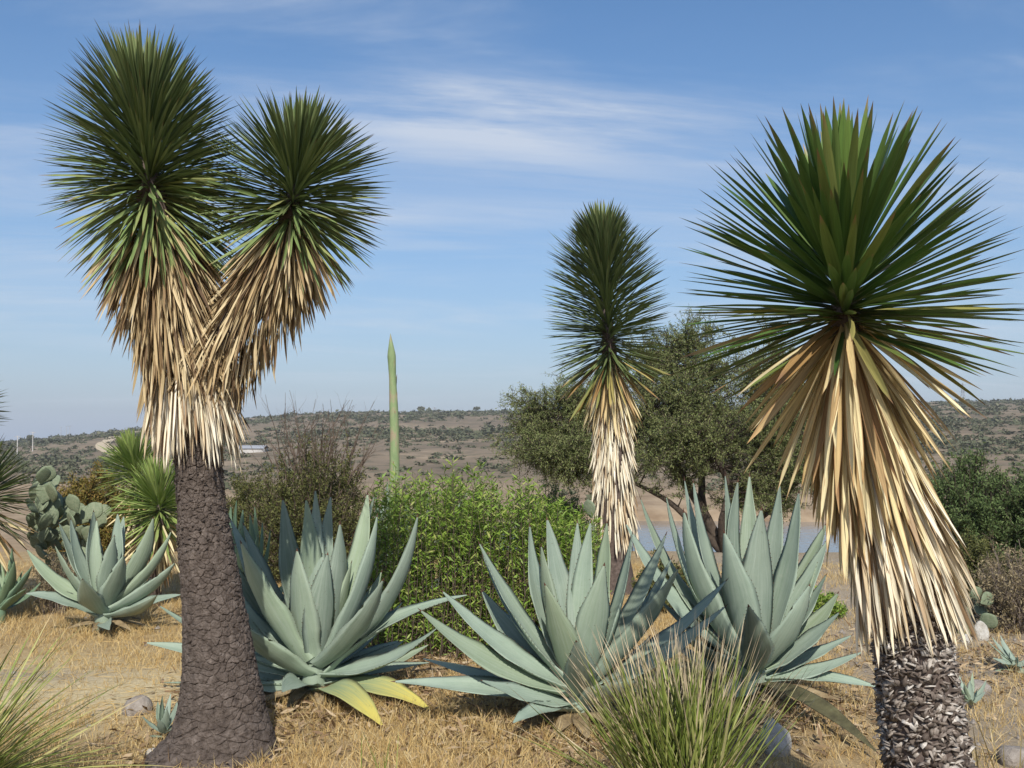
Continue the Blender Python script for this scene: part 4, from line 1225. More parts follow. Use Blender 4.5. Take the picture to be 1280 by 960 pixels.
# ================================================================== SHRUBS AND TREES
def shrub(name, label, cat, y, px, px_half, py_top, seed, n_stem, leaves_per, ll, lw, mat, wood='wood', bare=0.15, depth=1.0, stem_r=.010, sub=4, upright=.5, root_spread=.3,
          group=None, base=None, leaf_from=.25, top_bare=0, droop=0.0):
    """shrub filling a dome: px centre column, half width in px, top py; stems curve from the root to points in the dome"""
    rng = np.random.default_rng(seed)
    root = on_ground(px, y) if base is None else base
    hw = px_half * y / F
    H = P(px, py_top, y)[2] - root[2]
    t = thing(name, label, cat, root, group)
    segs, LP, LD = [], [], []
    for k in range(n_stem):
        a = rng.random() * 2 * np.pi
        rr = math.sqrt(rng.random())
        ex, ey = math.cos(a) * rr, math.sin(a) * rr
        top = H * math.sqrt(max(.06, 1 - (rr * .93) ** 2)) * rng.uniform(.70, 1.02)
        if rng.random() < .35:
            top *= rng.uniform(.35, .8)
        E = np.array([ex * hw, ey * hw * depth, top])
        B = np.array([ex * hw * root_spread, ey * hw * depth * root_spread, -.04]) + rng.normal(size=3) * [.03, .03, 0]
        C = B * .5 + E * .5 + np.array([ex * hw, ey * hw * depth, 0]) * (-.25 * upright) + [0, 0, top * .12 * upright] + rng.normal(size=3) * hw * .07
        u = np.linspace(0, 1, 9)[:, None]
        c = (1 - u) ** 2 * B + 2 * u * (1 - u) * C + u * u * E
        c[1:-1] += rng.normal(size=(7, 3)) * hw * .018
        rad_ = stem_r * np.linspace(1, .3, 9) * rng.uniform(.7, 1.2)
        for i in range(8):
            segs.append((*c[i], *c[i + 1], rad_[i], rad_[i + 1]))
        isbare = rng.random() < bare
        pts, dirs = [c[i] * (1 - f) + c[i + 1] * f for i in range(8) for f in (0, .5) if (i + f) / 8 > leaf_from], None
        tw = []
        for q in range(sub):
            i = rng.integers(3, 8)
            d = nrm(nrm(c[i] - c[i - 1]) + rng.normal(size=3) * .65 + [0, 0, .25])
            l = H * rng.uniform(.08, .22)
            e1 = c[i] + d * l * .55; e2 = e1 + nrm(d + rng.normal(size=3) * .35 + [0, 0, .2 - droop]) * l * .5
            segs.append((*c[i], *e1, rad_[i] * .55, rad_[i] * .35)); segs.append((*e1, *e2, rad_[i] * .35, rad_[i] * .15))
            for f in np.linspace(.15, 1, 6):
                tw.append(c[i] * (1 - f) + e1 * f)
            for f in np.linspace(0, 1, 5):
                tw.append(e1 * (1 - f) + e2 * f)
        pts = np.array(pts + tw)
        nl = int(leaves_per * (0.05 if isbare else 1))
        if nl:
            j = rng.integers(0, len(pts), nl)
            LP.append(pts[j] + rng.normal(size=(nl, 3)) * ll * .45)
            LD.append(nrm(rng.normal(size=(nl, 3)) * .8 + np.array([ex * .3, ey * .3, .55 - droop])))
    for k in range(top_bare):
        a = rng.random() * 2 * np.pi; rr = rng.random() ** .5 * .75
        B = np.array([math.cos(a) * rr * hw * .8, math.sin(a) * rr * hw * depth * .8, H * rng.uniform(.55, .85)])
        d = nrm(np.array([math.cos(a) * rr * .7, math.sin(a) * rr * .5, 1.0]) + rng.normal(size=3) * .15)
        l = H * rng.uniform(.26, .50)
        pcur, dc, r0 = B, d, stem_r * .8
        for i in range(5):
            nx = pcur + dc * l / 5
            segs.append((*pcur, *nx, r0, r0 * .75))
            for q in range(2):
                if i > 0 and rng.random() < .75:
                    dd = nrm(dc + rng.normal(size=3) * .5 + [0, 0, .2]); e = pcur + dd * l * rng.uniform(.1, .3)
                    segs.append((*pcur, *e, r0 * .6, r0 * .25))
                    e3 = e + nrm(dd + rng.normal(size=3) * .4) * l * .1
                    segs.append((*e, *e3, r0 * .3, r0 * .12))
            pcur, r0 = nx, r0 * .75
            dc = nrm(dc + rng.normal(size=3) * .16)
    V, Q = tubes(segs, 5)
    part('stems', mesh_np('stems', V, quads=Q, mats=[M[wood]]), t, kind='stuff')
    LP, LD = np.concatenate(LP), np.concatenate(LD)
    n = len(LP)
    V, Q, uv, r = leaf_cloud(LP, LD, ll * rng.uniform(.6, 1.3, n), lw * rng.uniform(.7, 1.25, n), rng)
    part('foliage', mesh_np('foliage', V, quads=Q, mats=[M[mat]], uv=uv, rnd=r, smooth=False), t, kind='stuff')
    return t


# leafy willow-like shrub: a dense stand of upright stems between the agaves, several plants wide
def willow_shrub():
    rng = np.random.default_rng(50)
    y = 8.1
    root = on_ground(602, y)
    t = thing('leafy_shrub', 'dense leafy bright green shrub of upright stems between the large agaves', 'shrub', root)
    segs, LP, LD = [], [], []
    n_stem = 620
    for k in range(n_stem):
        px = rng.uniform(462, 748)
        dy = rng.uniform(-.45, .75)
        topy = np.interp(px, [462, 490, 520, 560, 620, 660, 700, 748], [632, 612, 604, 596, 604, 622, 634, 662]) + rng.normal() * 11 + rng.random() ** 2 * 70 - 10 * (rng.random() < .06)
        E = P(px + rng.normal() * 7, topy, y + dy)
        B = on_ground(px + rng.normal() * 10, y + dy) - [0, 0, .03]
        u = np.linspace(0, 1, 7)[:, None]
        C = (B + E) / 2 + rng.normal(size=3) * .11
        c = (1 - u) ** 2 * B + 2 * u * (1 - u) * C + u * u * E - root
        for i in range(6):
            segs.append((*c[i], *c[i + 1], .0038 * (1 - i * .12), .0038 * (1 - (i + 1) * .12)))
        nl = 62
        f = 1 - rng.random(nl) ** 1.25 * .93
        pos = np.stack([np.interp(f, u[:, 0], c[:, q]) for q in range(3)], 1)
        a = rng.random(nl) * 2 * np.pi
        LP.append(pos)
        LD.append(np.stack([np.cos(a), np.sin(a), rng.uniform(.15, 1.3, nl)], 1))
    V, Q = tubes(segs, 4)
    part('stems', mesh_np('stems', V, quads=Q, mats=[M['wood']]), t, kind='stuff')
    LP, LD = np.concatenate(LP), np.concatenate(LD); n = len(LP)
    V, Q, uv, r = leaf_cloud(LP, LD, .068 * rng.uniform(.45, 1.3, n), .0125 * rng.uniform(.6, 1.4, n), rng)
    part('foliage', mesh_np('foliage', V, quads=Q, mats=[M['willow']], uv=uv, rnd=r, smooth=False), t, kind='stuff')


willow_shrub()

shrub('twiggy_shrub', 'olive shrub with bare dark twigs sticking up, behind the large blue green agave', 'shrub', 12.0, 392, 98, 536, 51, 230, 280, .040, .015, 'olive', 'wood', bare=.2, stem_r=.010, sub=6, top_bare=60)
shrub('olive_bush', 'low dull olive bush beside the cracked bark trunk', 'bush', 13.0, 310, 50, 575, 52, 120, 300, .035, .014, 'olive', 'wood', stem_r=.008)
shrub('rust_bush', 'rusty orange and green bush behind the prickly pear', 'bush', 14.0, 118, 62, 583, 53, 160, 330, .045, .02, 'rust', 'wood', stem_r=.008)
shrub('brown_bush', 'low dry brown bush under the prickly pear', 'bush', 9.9, 76, 34, 672, 54, 70, 120, .025, .008, 'drybush', 'wood_grey', bare=.4, stem_r=.004, sub=6)
shrub('green_bush', 'soft green bush behind the leafy shrub and slender yucca', 'bush', 13.5, 690, 60, 592, 55, 90, 240, .045, .013, 'green_dark', 'wood', stem_r=.007)
shrub('green_bush', 'low green bush behind the flower stalk', 'bush', 14.5, 560, 70, 600, 56, 90, 240, .045, .013, 'willow', 'wood', stem_r=.007)
shrub('green_bush', 'large dark green bush to the right of the straw skirt, by the slope', 'bush', 14.0, 1212, 70, 562, 57, 170, 330, .05, .018, 'green_dark', 'wood_dark', stem_r=.014, sub=6)
shrub('green_bush', 'wide dark green bush behind the dry twiggy shrub', 'bush', 13.5, 1300, 85, 572, 58, 190, 330, .05, .018, 'green_dark', 'wood_dark', stem_r=.014, sub=6)
shrub('dry_shrub', 'dry twiggy brown shrub with sparse leaves on the stony ground', 'shrub', 9.0, 1270, 70, 668, 59, 130, 110, .032, .012, 'drybush', 'wood_grey', bare=.35, stem_r=.006, sub=8)
shrub('olive_bush', 'shadowy olive bush between the straw skirt and the dry twiggy shrub', 'bush', 10.4, 1212, 42, 660, 60, 90, 200, .035, .014, 'olive', 'wood_dark', stem_r=.007)
shrub('olive_bush', 'round olive bush beside the young two rosette yucca', 'bush', 16.0, 236, 40, 590, 61, 70, 240, .04, .016, 'olive', 'wood', stem_r=.008)


shrub('green_bush', 'low leafy green bush behind the tall splayed agave, near the lake', 'bush', 9.6, 1005, 48, 738, 62, 80, 160, .045, .016, 'willow', 'wood', stem_r=.006)
shrub('olive_bush', 'low olive bush between the slender yucca and the tall splayed agave', 'bush', 10.0, 836, 46, 688, 63, 80, 200, .04, .014, 'olive', 'wood', stem_r=.006)


def mesquite(label, y, base_px, lobes, limbs, seed, n_clump, per, ll, lw, mat='mesquite', name='mesquite_tree'):
    """lobes: (px, py, rx px, ry px, dy, ry depth m, weight); limbs: polylines of (px, py, dy, radius m)"""
    rng = np.random.default_rng(seed)
    root = on_ground(base_px, y)
    t = thing(name, label, 'tree', root)
    u = y / F
    segs = []
    nodes = []
    for lb in limbs:
        pts = [root + [0, 0, -.05]] + [P(a, b, y + d) for a, b, d, _ in lb]
        r = [lb[0][3] * 1.3] + [q[3] for q in lb]
        c = spline(pts, 24); rr = np.interp(np.linspace(0, 1, 24), np.linspace(0, 1, len(r)), r)
        c[2:] += np.cumsum(rng.normal(size=(22, 3)) * .012, axis=0)
        for i in range(23):
            segs.append((*(c[i] - root), *(c[i + 1] - root), rr[i], rr[i + 1]))
        nodes += [(c[i], rr[i]) for i in range(7, 24)]
    NP = np.array([n[0] for n in nodes]); NR = np.array([n[1] for n in nodes])
    w = np.array([l[6] for l in lobes], float); w /= w.sum()
    LP, LD = [], []
    for k in range(n_clump):
        L = lobes[rng.choice(len(lobes), p=w)]
        d = nrm(rng.normal(size=3)); q = rng.random() ** .42
        c0 = P(L[0], L[1], y + L[4])
        cpt = c0 + d * q * np.array([L[2] * u, L[5], L[3] * u])
        j = np.argmin(np.linalg.norm(NP - cpt, axis=1) + rng.random(len(NP)) * .3)
        s = NP[j]
        m1 = s * .5 + cpt * .5 + rng.normal(size=3) * .10 + [0, 0, .06]
        r0 = min(NR[j] * .5, .016)
        uu = np.linspace(0, 1, 7)[:, None]
        c = (1 - uu) ** 2 * s + 2 * uu * (1 - uu) * m1 + uu * uu * cpt
        for i in range(6):
            segs.append((*(c[i] - root), *(c[i + 1] - root), r0 * (1 - i * .14), r0 * (1 - (i + 1) * .14)))
        # twigs with feathery leaves
        nt = 7
        for b in range(nt):
            st = c[rng.integers(3, 7)]
            dd = nrm(nrm(cpt - s) * .5 + rng.normal(size=3) * .75 + [0, 0, .12])
            tl = rng.uniform(.16, .42)
            e1 = st + dd * tl * .5; e2 = e1 + nrm(dd + rng.normal(size=3) * .4 - [0, 0, .15]) * tl * .5
            segs.append((*(st - root), *(e1 - root), .005, .0035)); segs.append((*(e1 - root), *(e2 - root), .0035, .0015))
            nl = per
            f = rng.random(nl)[:, None]
            pos = np.where(f < .5, st + (e1 - st) * f * 2, e1 + (e2 - e1) * (f * 2 - 1))
            LP.append(pos + rng.normal(size=(nl, 3)) * .018 - root)
            LD.append(nrm(rng.normal(size=(nl, 3)) + dd * .3))
    V, Q = tubes(segs, 6)
    part('trunk', mesh_np('trunk', V, quads=Q, mats=[M['wood_dark']]), t)
    LP, LD = np.concatenate(LP), np.concatenate(LD); n = len(LP)
    V, Q, uv, r = leaf_cloud(LP, LD, ll * rng.uniform(.6, 1.3, n), lw * rng.uniform(.7, 1.2, n), rng)
    part('crown', mesh_np('crown', V, quads=Q, mats=[M[mat]], uv=uv, rnd=r, smooth=False), t, kind='stuff')


mesquite('broad feathery mesquite tree with dark leaning limbs behind the slender yucca', 17.0, 905, [
    (680, 540, 52, 52, .2, .8, 1.0), (700, 560, 60, 34, -.3, .7, .7), (850, 470, 60, 62, .2, 1.2, 1.3), (900, 520, 110, 80, 0, 1.5, 3.6), (830, 560, 70, 60, -.4, 1.1, 1.8), (960, 560, 80, 70, -.3, 1.3, 2.2),
    (760, 530, 60, 70, .6, 1.0, 1.4), (1010, 530, 70, 85, .3, 1.3, 1.8), (1080, 580, 70, 70, .4, 1.2, 1.2), (950, 620, 60, 26, -.2, .9, .6), (860, 425, 45, 30, .3, .8, .4), (655, 500, 34, 26, .2, .6, .3), (730, 510, 50, 45, .5, .9, .9), (745, 560, 60, 40, 0, .9, 1.0), (715, 590, 60, 22, -.2, .7, .5), (940, 450, 60, 50, .6, 1.0, .9), (800, 450, 40, 40, .4, .8, .5), (640, 545, 22, 30, 0, .5, .25)], [
    [(890, 660, 0, .085), (862, 610, 0, .07), (830, 560, -.2, .05), (760, 520, .1, .03), (690, 520, .2, .018)],
    [(893, 670, 0, .07), (880, 600, .2, .055), (880, 520, .3, .04), (860, 440, .3, .02)],
    [(915, 660, 0, .07), (935, 600, -.2, .05), (960, 540, 0, .03), (1000, 490, .3, .02)],
    [(925, 670, .1, .06), (980, 620, .2, .045), (1040, 570, .3, .03), (1085, 540, .4, .018)],
    [(880, 668, -.1, .055), (830, 620, -.3, .04), (760, 580, -.3, .025), (690, 565, -.3, .015)],
    [(900, 660, -.3, .06), (900, 590, -.5, .045), (850, 540, -.4, .03), (800, 500, 0, .02)]], 70, 1250, 34, .052, .0140)


# ================================================================== PRICKLY PEARS
def pad_mesh():
    """flat obovate pad, unit height, base at the origin"""
    rows, cols = 11, 14
    V, Q = [], []
    zs = np.linspace(0, 1, rows)
    wv = np.array([.10, .26, .48, .66, .78, .85, .86, .80, .66, .42, .03]) * .5
    for z, w in zip(zs, wv):
        for k in range(cols):
            a = 2 * math.pi * k / cols
            V.append((w * math.cos(a), .12 * (w / .43) ** .5 * math.sin(a) * .55, z))
    for i in range(rows - 1):
        for k in range(cols):
            Q.append((i * cols + k, i * cols + (k + 1) % cols, (i + 1) * cols + (k + 1) % cols, (i + 1) * cols + k))
    fm = [0] * len(Q)
    V = np.array(V)
    # areoles: raised dots in rows on both faces
    AV, AQ = [], []
    for sgn in (-1, 1):
        for iz, z in enumerate(np.linspace(.16, .92, 7)):
            wz = np.interp(z, zs, wv)
            for x in np.arange(-3, 4) * .13 + (iz % 2) * .065:
                if abs(x) > wz * .9:
                    continue
                yy = sgn * (.12 * (wz / .43) ** .5 * .55 * math.sqrt(max(0, 1 - (x / wz) ** 2)) + .002)
                b = len(V) + len(AV); h = .013
                AV += [(x - h, yy, z), (x, yy, z - h), (x + h, yy, z), (x, yy, z + h), (x, yy + sgn * .018, z)]
                AQ += [(b, b + 1, b + 4), (b + 1, b + 2, b + 4), (b + 2, b + 3, b + 4), (b + 3, b, b + 4)]
    V = np.concatenate([V, np.array(AV)])
    return mesh_np('pad', V, quads=Q, tris=AQ, mats=[M['cactus'], M['areole']], fmat=fm + [1] * len(AQ))


PAD = pad_mesh()


def prickly_pear(label, y, root_px, targets, seed, size_px):
    """targets: px,py,dy of pad centres; pads joined up as a leaning heap"""
    rng = np.random.default_rng(seed)
    root = on_ground(root_px, y)
    t = thing('prickly_pear', label, 'cactus', root)
    for px, py, dy in targets:
        c = P(px, py, y + dy) - root
        h = size_px * y / F * rng.uniform(.82, 1.2)
        ax_ = nrm(np.array([c[0] * .5, c[1] * .3, .9]) + rng.normal(size=3) * [.5, .35, .35])
        yaw = rng.normal() * .75
        f = nrm(np.array([math.sin(yaw), -math.cos(yaw), .15])); s = nrm(np.cross(f, ax_)); f = np.cross(ax_, s)
        b = c - ax_ * h * .5
        o = part('pad', PAD, t)
        wv = rng.uniform(.85, 1.1)
        o.matrix_local = Matrix(((s[0] * h * wv, -f[0] * h, ax_[0] * h, b[0]), (s[1] * h * wv, -f[1] * h, ax_[1] * h, b[1]), (s[2] * h * wv, -f[2] * h, ax_[2] * h, b[2]), (0, 0, 0, 1)))


rng = np.random.default_rng(80)
tg_ = []
for py, x0, x1, n in ((596, 50, 62, 2), (606, 44, 72, 3), (618, 42, 80, 4), (630, 36, 96, 8), (640, 36, 132, 11), (652, 36, 130, 11), (666, 38, 126, 10), (680, 40, 116, 7), (696, 46, 108, 6), (714, 52, 98, 4), (732, 58, 90, 3)):
    for q in range(n):
        tg_.append((x0 + (x1 - x0) * (q + rng.random() * .7 + .15) / n, py + rng.normal() * 3, rng.uniform(-.35, .35)))
prickly_pear('heaped grey green prickly pear cactus behind the lone smaller agave', 10.6, 76, tg_, 81, 23)
tg_ = [(rng.uniform(1192, 1236), rng.uniform(738, 800), rng.uniform(-.3, .3)) for _ in range(18)]
prickly_pear('low prickly pear cactus between the straw skirt and the dry twiggy shrub', 8.9, 1214, tg_, 82, 22)
prickly_pear('small prickly pear with rounded pads beside the slender yucca', 10.4, 738, [(737, 636, 0), (726, 668, .1), (742, 664, -.1), (733, 690, 0), (738, 714, 0), (722, 700, .1), (746, 700, .1), (736, 738, 0)], 83, 26)


# ================================================================== GRASS CLUMPS
def clump(name, label, cat, y, root_px, n, tips, L, W, mat, seed, single=260, bends=(.05, .15, .3), spread=.06, stem=None, loc_y=None):
    """fan of long narrow blades; tips: list of (dir x, dir y, dir z) ranges sampled by the callable"""
    rng = np.random.default_rng(seed)
    root = on_ground(root_px, y)
    t = thing(name, label, cat, root)
    bs = BladeSet('blade', M[mat], NARROW, bends, 8, .5, (0,), wl=.02, across=3)
    D = np.array([tips(rng) for _ in range(n)])
    D = nrm(D)
    a = rng.random(n) * 2 * np.pi; rr = np.sqrt(rng.random(n)) * spread
    B = np.stack([np.cos(a) * rr, np.sin(a) * rr, rng.random(n) * .05], 1)
    Up = nrm(np.array([0, 0, 1.0]) + rng.normal(size=(n, 3)) * .25 - D * .2)
    Ln = L[0] + (L[1] - L[0]) * rng.random(n)
    Ws = W * rng.uniform(.7, 1.25, n) / Ln / .02
    mask = np.zeros(n, bool); mask[np.argsort(D[:, 1])[:single]] = True
    put_blades(t, 'blade', bs, B, D, Up, Ln, Ws, rng.integers(0, 99, n), mask, 'blade_mass')
    return t


def fan_sotol(rng):
    a = np.clip(rng.normal() * .34 - .12, -.95, .62)
    return (math.sin(a), rng.normal() * .22 - .02, math.cos(a))


clump('grass_tree', 'stiff clump of narrow green blades with pale tips before the spreading agave', 'grass clump', 4.25, 846, 400, fan_sotol, (.62, .92), .0125, 'sotol', 90, single=300, bends=(.0, .06, .12), spread=.15)


def fan_left(rng):
    a = rng.uniform(-.5, 1.35)
    return (math.sin(a), rng.normal() * .45, math.cos(a) + .05)


clump('bear_grass', 'loose tuft of arching yellow green blades beside the straw path', 'grass clump', 4.45, -50, 270, fan_left, (.45, .92), .0150, 'beargrass', 91, single=150, bends=(.1, .25, .4), spread=.07)


def fan_wisp(rng):
    a = rng.normal() * .42
    return (math.sin(a), rng.normal() * .3, math.cos(a))


clump('thin_grass', 'sparse thin brown stems beside the scaly grey trunk', 'grass clump', 4.35, 1236, 26, fan_wisp, (.32, .60), .008, 'wisp', 92, single=26, bends=(.02, .08), spread=.14)
clump('thin_grass', 'dark splayed wisps on the ground between the grass clump and scaly trunk', 'grass clump', 4.3, 1088, 22, lambda r: (math.sin(r.normal() * .9 - .3), r.normal() * .3, .55), (.18, .38), .005, 'wisp', 93, single=22, bends=(.02, .1), spread=.1)
clump('thin_grass', 'thin upright green blades before the yellowing agave leaves', 'grass clump', 4.7, 478, 14, lambda r: (r.normal() * .2, r.normal() * .2, 1.0), (.18, .34), .006, 'beargrass', 94, single=14, bends=(.05, .15), spread=.09)


# ---- dry grass: blades over the near ground
def dry_grass():
    rng = np.random.default_rng(95)
    n_t = 42000
    yy = 2.6 + (13.5 - 2.6) * rng.random(n_t) ** 1.25
    xx = (rng.random(n_t) * 2 - 1) * (yy * .60 + .8)
    pm = path_mask(xx, yy); sm = stony_mask(xx, yy)
    den = fbm(xx * 1.1, yy * 1.1, 3, 15)
    keep = rng.random(n_t) < np.clip(.25 + 1.3 * (den - .25), .1, 1) * (1 - .80 * pm) * (1 - .80 * sm)
    xx, yy, pm = xx[keep], yy[keep], pm[keep]
    k = 9
    X = np.repeat(xx, k) + rng.normal(size=len(xx) * k) * .035
    Y = np.repeat(yy, k) + rng.normal(size=len(xx) * k) * .035
    hgt = np.repeat(0.04 + .085 * fbm(xx * .8 + 9, yy * .8, 3, 19) * (1 - .5 * pm), k) * rng.uniform(.5, 1.5, len(X))
    Z = terrain(X, Y) - .004
    n = len(X)
    a = rng.random(n) * 2 * np.pi
    lean = np.abs(rng.normal(size=n)) * .55 + .1
    D = np.stack([np.cos(a) * lean, np.sin(a) * lean, np.ones(n)], 1); D = nrm(D)
    S = nrm(np.cross(D, rng.normal(size=(n, 3))))
    w = rng.uniform(.0009, .0022, n)[:, None]
    B = np.stack([X, Y, Z], 1)
    h = hgt[:, None]
    mid = B + D * h * .55
    out = np.stack([np.cos(a), np.sin(a), -np.ones(n) * .3], 1)
    tip = B + D * h + out * h * rng.uniform(0, .35, n)[:, None]
    V = np.stack([B - S * w, B + S * w, mid + S * w * .8, mid - S * w * .8, tip], 1).reshape(-1, 3)
    o_ = np.arange(n)[:, None] * 5
    Q = o_ + np.array([[0, 1, 2, 3]]); T = o_ + np.array([[3, 2, 4]])
    r = np.clip(np.repeat(rng.random(n) * .8 + np.repeat(pm, k) * .25, 5), 0, .999)
    me = mesh_np('dry_grass', V, quads=Q, tris=T, mats=[M['grass']], uv=np.zeros((len(V), 2)), rnd=r, smooth=False)
    o = part('dry_grass', me, None, kind='stuff')
    tag(o, 'golden dry grass covering the ground between the plants', 'grass')
    # flattened straw on the path and leaf litter under the agaves
    n = 9000
    x = rng.uniform(-5.6, -.9, n); y = rng.uniform(4.3, 10, n)
    kp = rng.random(n) < path_mask(x, y) * .9 + .06
    x, y = x[kp], y[kp]; n = len(x)
    P0 = np.stack([x, y, terrain(x, y) + rng.uniform(.004, .02, n)], 1)
    D = np.stack([rng.normal(size=n), rng.normal(size=n), rng.normal(size=n) * .08], 1)
    V, Q, uv, r = leaf_cloud(P0, D, rng.uniform(.08, .26, n), .004, rng)
    o = part('straw_litter', mesh_np('straw_litter', V, quads=Q, mats=[M['grass']], uv=uv, rnd=r * .5 + .5, smooth=False), None, kind='stuff')
    tag(o, 'flattened pale straw scattered on the trodden path', 'straw')
    cen = [(on_ground(396, 6.3), .75, 2600), (on_ground(724, 5.7), .8, 2600), (on_ground(938, 6.4), .8, 2200), (on_ground(1150, 3.8), .5, 900), (on_ground(276, 5.2), .45, 500), (on_ground(1240, 7.6), 1.1, 1500), (on_ground(602, 7.7), 1.0, 2500)]
    PP = []
    for c, s, m in cen:
        q = rng.normal(size=(m, 2)) * s * .6
        X, Y = c[0] + q[:, 0], c[1] + q[:, 1]
        PP.append(np.stack([X, Y, terrain(X, Y) + rng.uniform(.004, .05, m)], 1))
    PP = np.concatenate(PP); n = len(PP)
    V, Q, uv, r = leaf_cloud(PP, np.stack([rng.normal(size=n), rng.normal(size=n), rng.normal(size=n) * .35], 1), rng.uniform(.03, .13, n), rng.uniform(.006, .025, n), rng)
    o = part('leaf_litter', mesh_np('leaf_litter', V, quads=Q, mats=[M['litter']], uv=uv, rnd=r, smooth=False), None, kind='stuff')
    tag(o, 'brown dead leaf litter lying under the agaves and shrubs', 'litter')


dry_grass()


# ================================================================== ROCKS
def rock(label, px, py, w_px, h_px, seed, mat='rock_pale', depth=1.0, group=None, sink=.25):
    rng = np.random.default_rng(seed)
    g = G(px, py)
    y = g[1]
    a, b = w_px * y / F * .5, h_px * y / F
    rows, cols = 12, 18
    V, Q = [], []
    dirs = nrm(rng.normal(size=(9, 3))); cut = rng.uniform(.70, .95, 9)
    for i in range(rows + 1):
        th = math.pi * i / rows
        for k in range(cols):
            ph = 2 * math.pi * k / cols
            d = np.array([math.sin(th) * math.cos(ph), math.sin(th) * math.sin(ph), math.cos(th)])
            s = 1.0
            for q, c in zip(dirs, cut):
                dp = float(d @ q)
                if dp > .1:
                    s = min(s, c / dp)
            s *= 1 + .08 * (float(vnoise(d[0] * 4 + seed, d[1] * 4 + d[2] * 3, 3)) - .5)
            V.append(d * s * np.array([a, a * depth, b]))
    for i in range(rows):
        for k in range(cols):
            Q.append((i * cols + k, (i + 1) * cols + k, (i + 1) * cols + (k + 1) % cols, i * cols + (k + 1) % cols))
    o = part('rock', mesh_np('rock', np.array(V), quads=Q, mats=[M[mat]], smooth=False), None)
    o.location = g + np.array([0, 0, b * (.5 - sink)])
    o.rotation_euler = (0, 0, rng.random() * .4)
    tag(o, label, 'rock', group)
    return o


rock('pale speckled rock beside the grass clump under the tall agave', 968, 940, 42, 32, 1)
rock('low grey rock half buried in dry grass near the agave pup', 172, 892, 36, 18, 2, 'rock_grey')
rock('small white stone at the foot of the cracked bark trunk', 190, 947, 18, 9, 3)
rock('grey rock beside the sparse thin brown stems', 1268, 955, 44, 18, 4, 'rock_grey')
rock('whitish boulder beside the low prickly pear', 1226, 800, 20, 18, 5)
rock('small whitish stone left of the whitish boulder', 1208, 803, 14, 8, 6)
rock('dark low rock beside the thin leaved agave pup', 1222, 868, 34, 14, 7, 'rock_grey')


def gravel():
    rng = np.random.default_rng(96)
    n = 5200
    y = rng.uniform(3.2, 11, n); x = rng.uniform(-5.5, 6.5, n)
    keep = rng.random(n) < stony_mask(x, y) * .9 + .03
    x, y = x[keep], y[keep]; n = len(x)
    s = rng.uniform(.006, .022, n) * rng.uniform(.6, 1.4, n)
    base = nrm(np.array([(1, 0, 0), (.3, .9, .1), (-.9, .4, 0), (-.5, -.8, 0), (.6, -.8, 0), (.1, .1, .75)], float))
    V = base[None] * (s[:, None, None] * rng.uniform(.7, 1.3, (n, 6, 1))) + np.stack([x, y, terrain(x, y) + s * .2], 1)[:, None]
    tri = np.array([(0, 1, 5), (1, 2, 5), (2, 3, 5), (3, 4, 5), (4, 0, 5)])
    T = (tri[None] + (np.arange(n) * 6)[:, None, None]).reshape(-1, 3)
    o = part('gravel', mesh_np('gravel', V.reshape(-1, 3), tris=T, mats=[M['rock_grey']], smooth=False), None, kind='stuff')
    tag(o, 'grey gravel strewn over the stony ground', 'gravel')


gravel()


# ================================================================== FAR HILLSIDE
def bush_unit(rng, n=34):
    d = nrm(rng.normal(size=(n, 3))); d[:, 2] = np.abs(d[:, 2])
    P0 = d * rng.uniform(.45, .95, (n, 1)) * np.array([1, 1, .85])
    V, Q, uv, r = leaf_cloud(P0, rng.normal(size=(n, 3)) + d, rng.uniform(.35, .75, n), rng.uniform(.3, .55, n), rng)
    return V, Q, uv, r


TRACK = [(150, 544), (140, 548), (131, 553), (127.5, 557), (131, 561), (138, 565), (147, 569)]
TRACK2 = [(158, 541), (168, 540), (178, 539)]


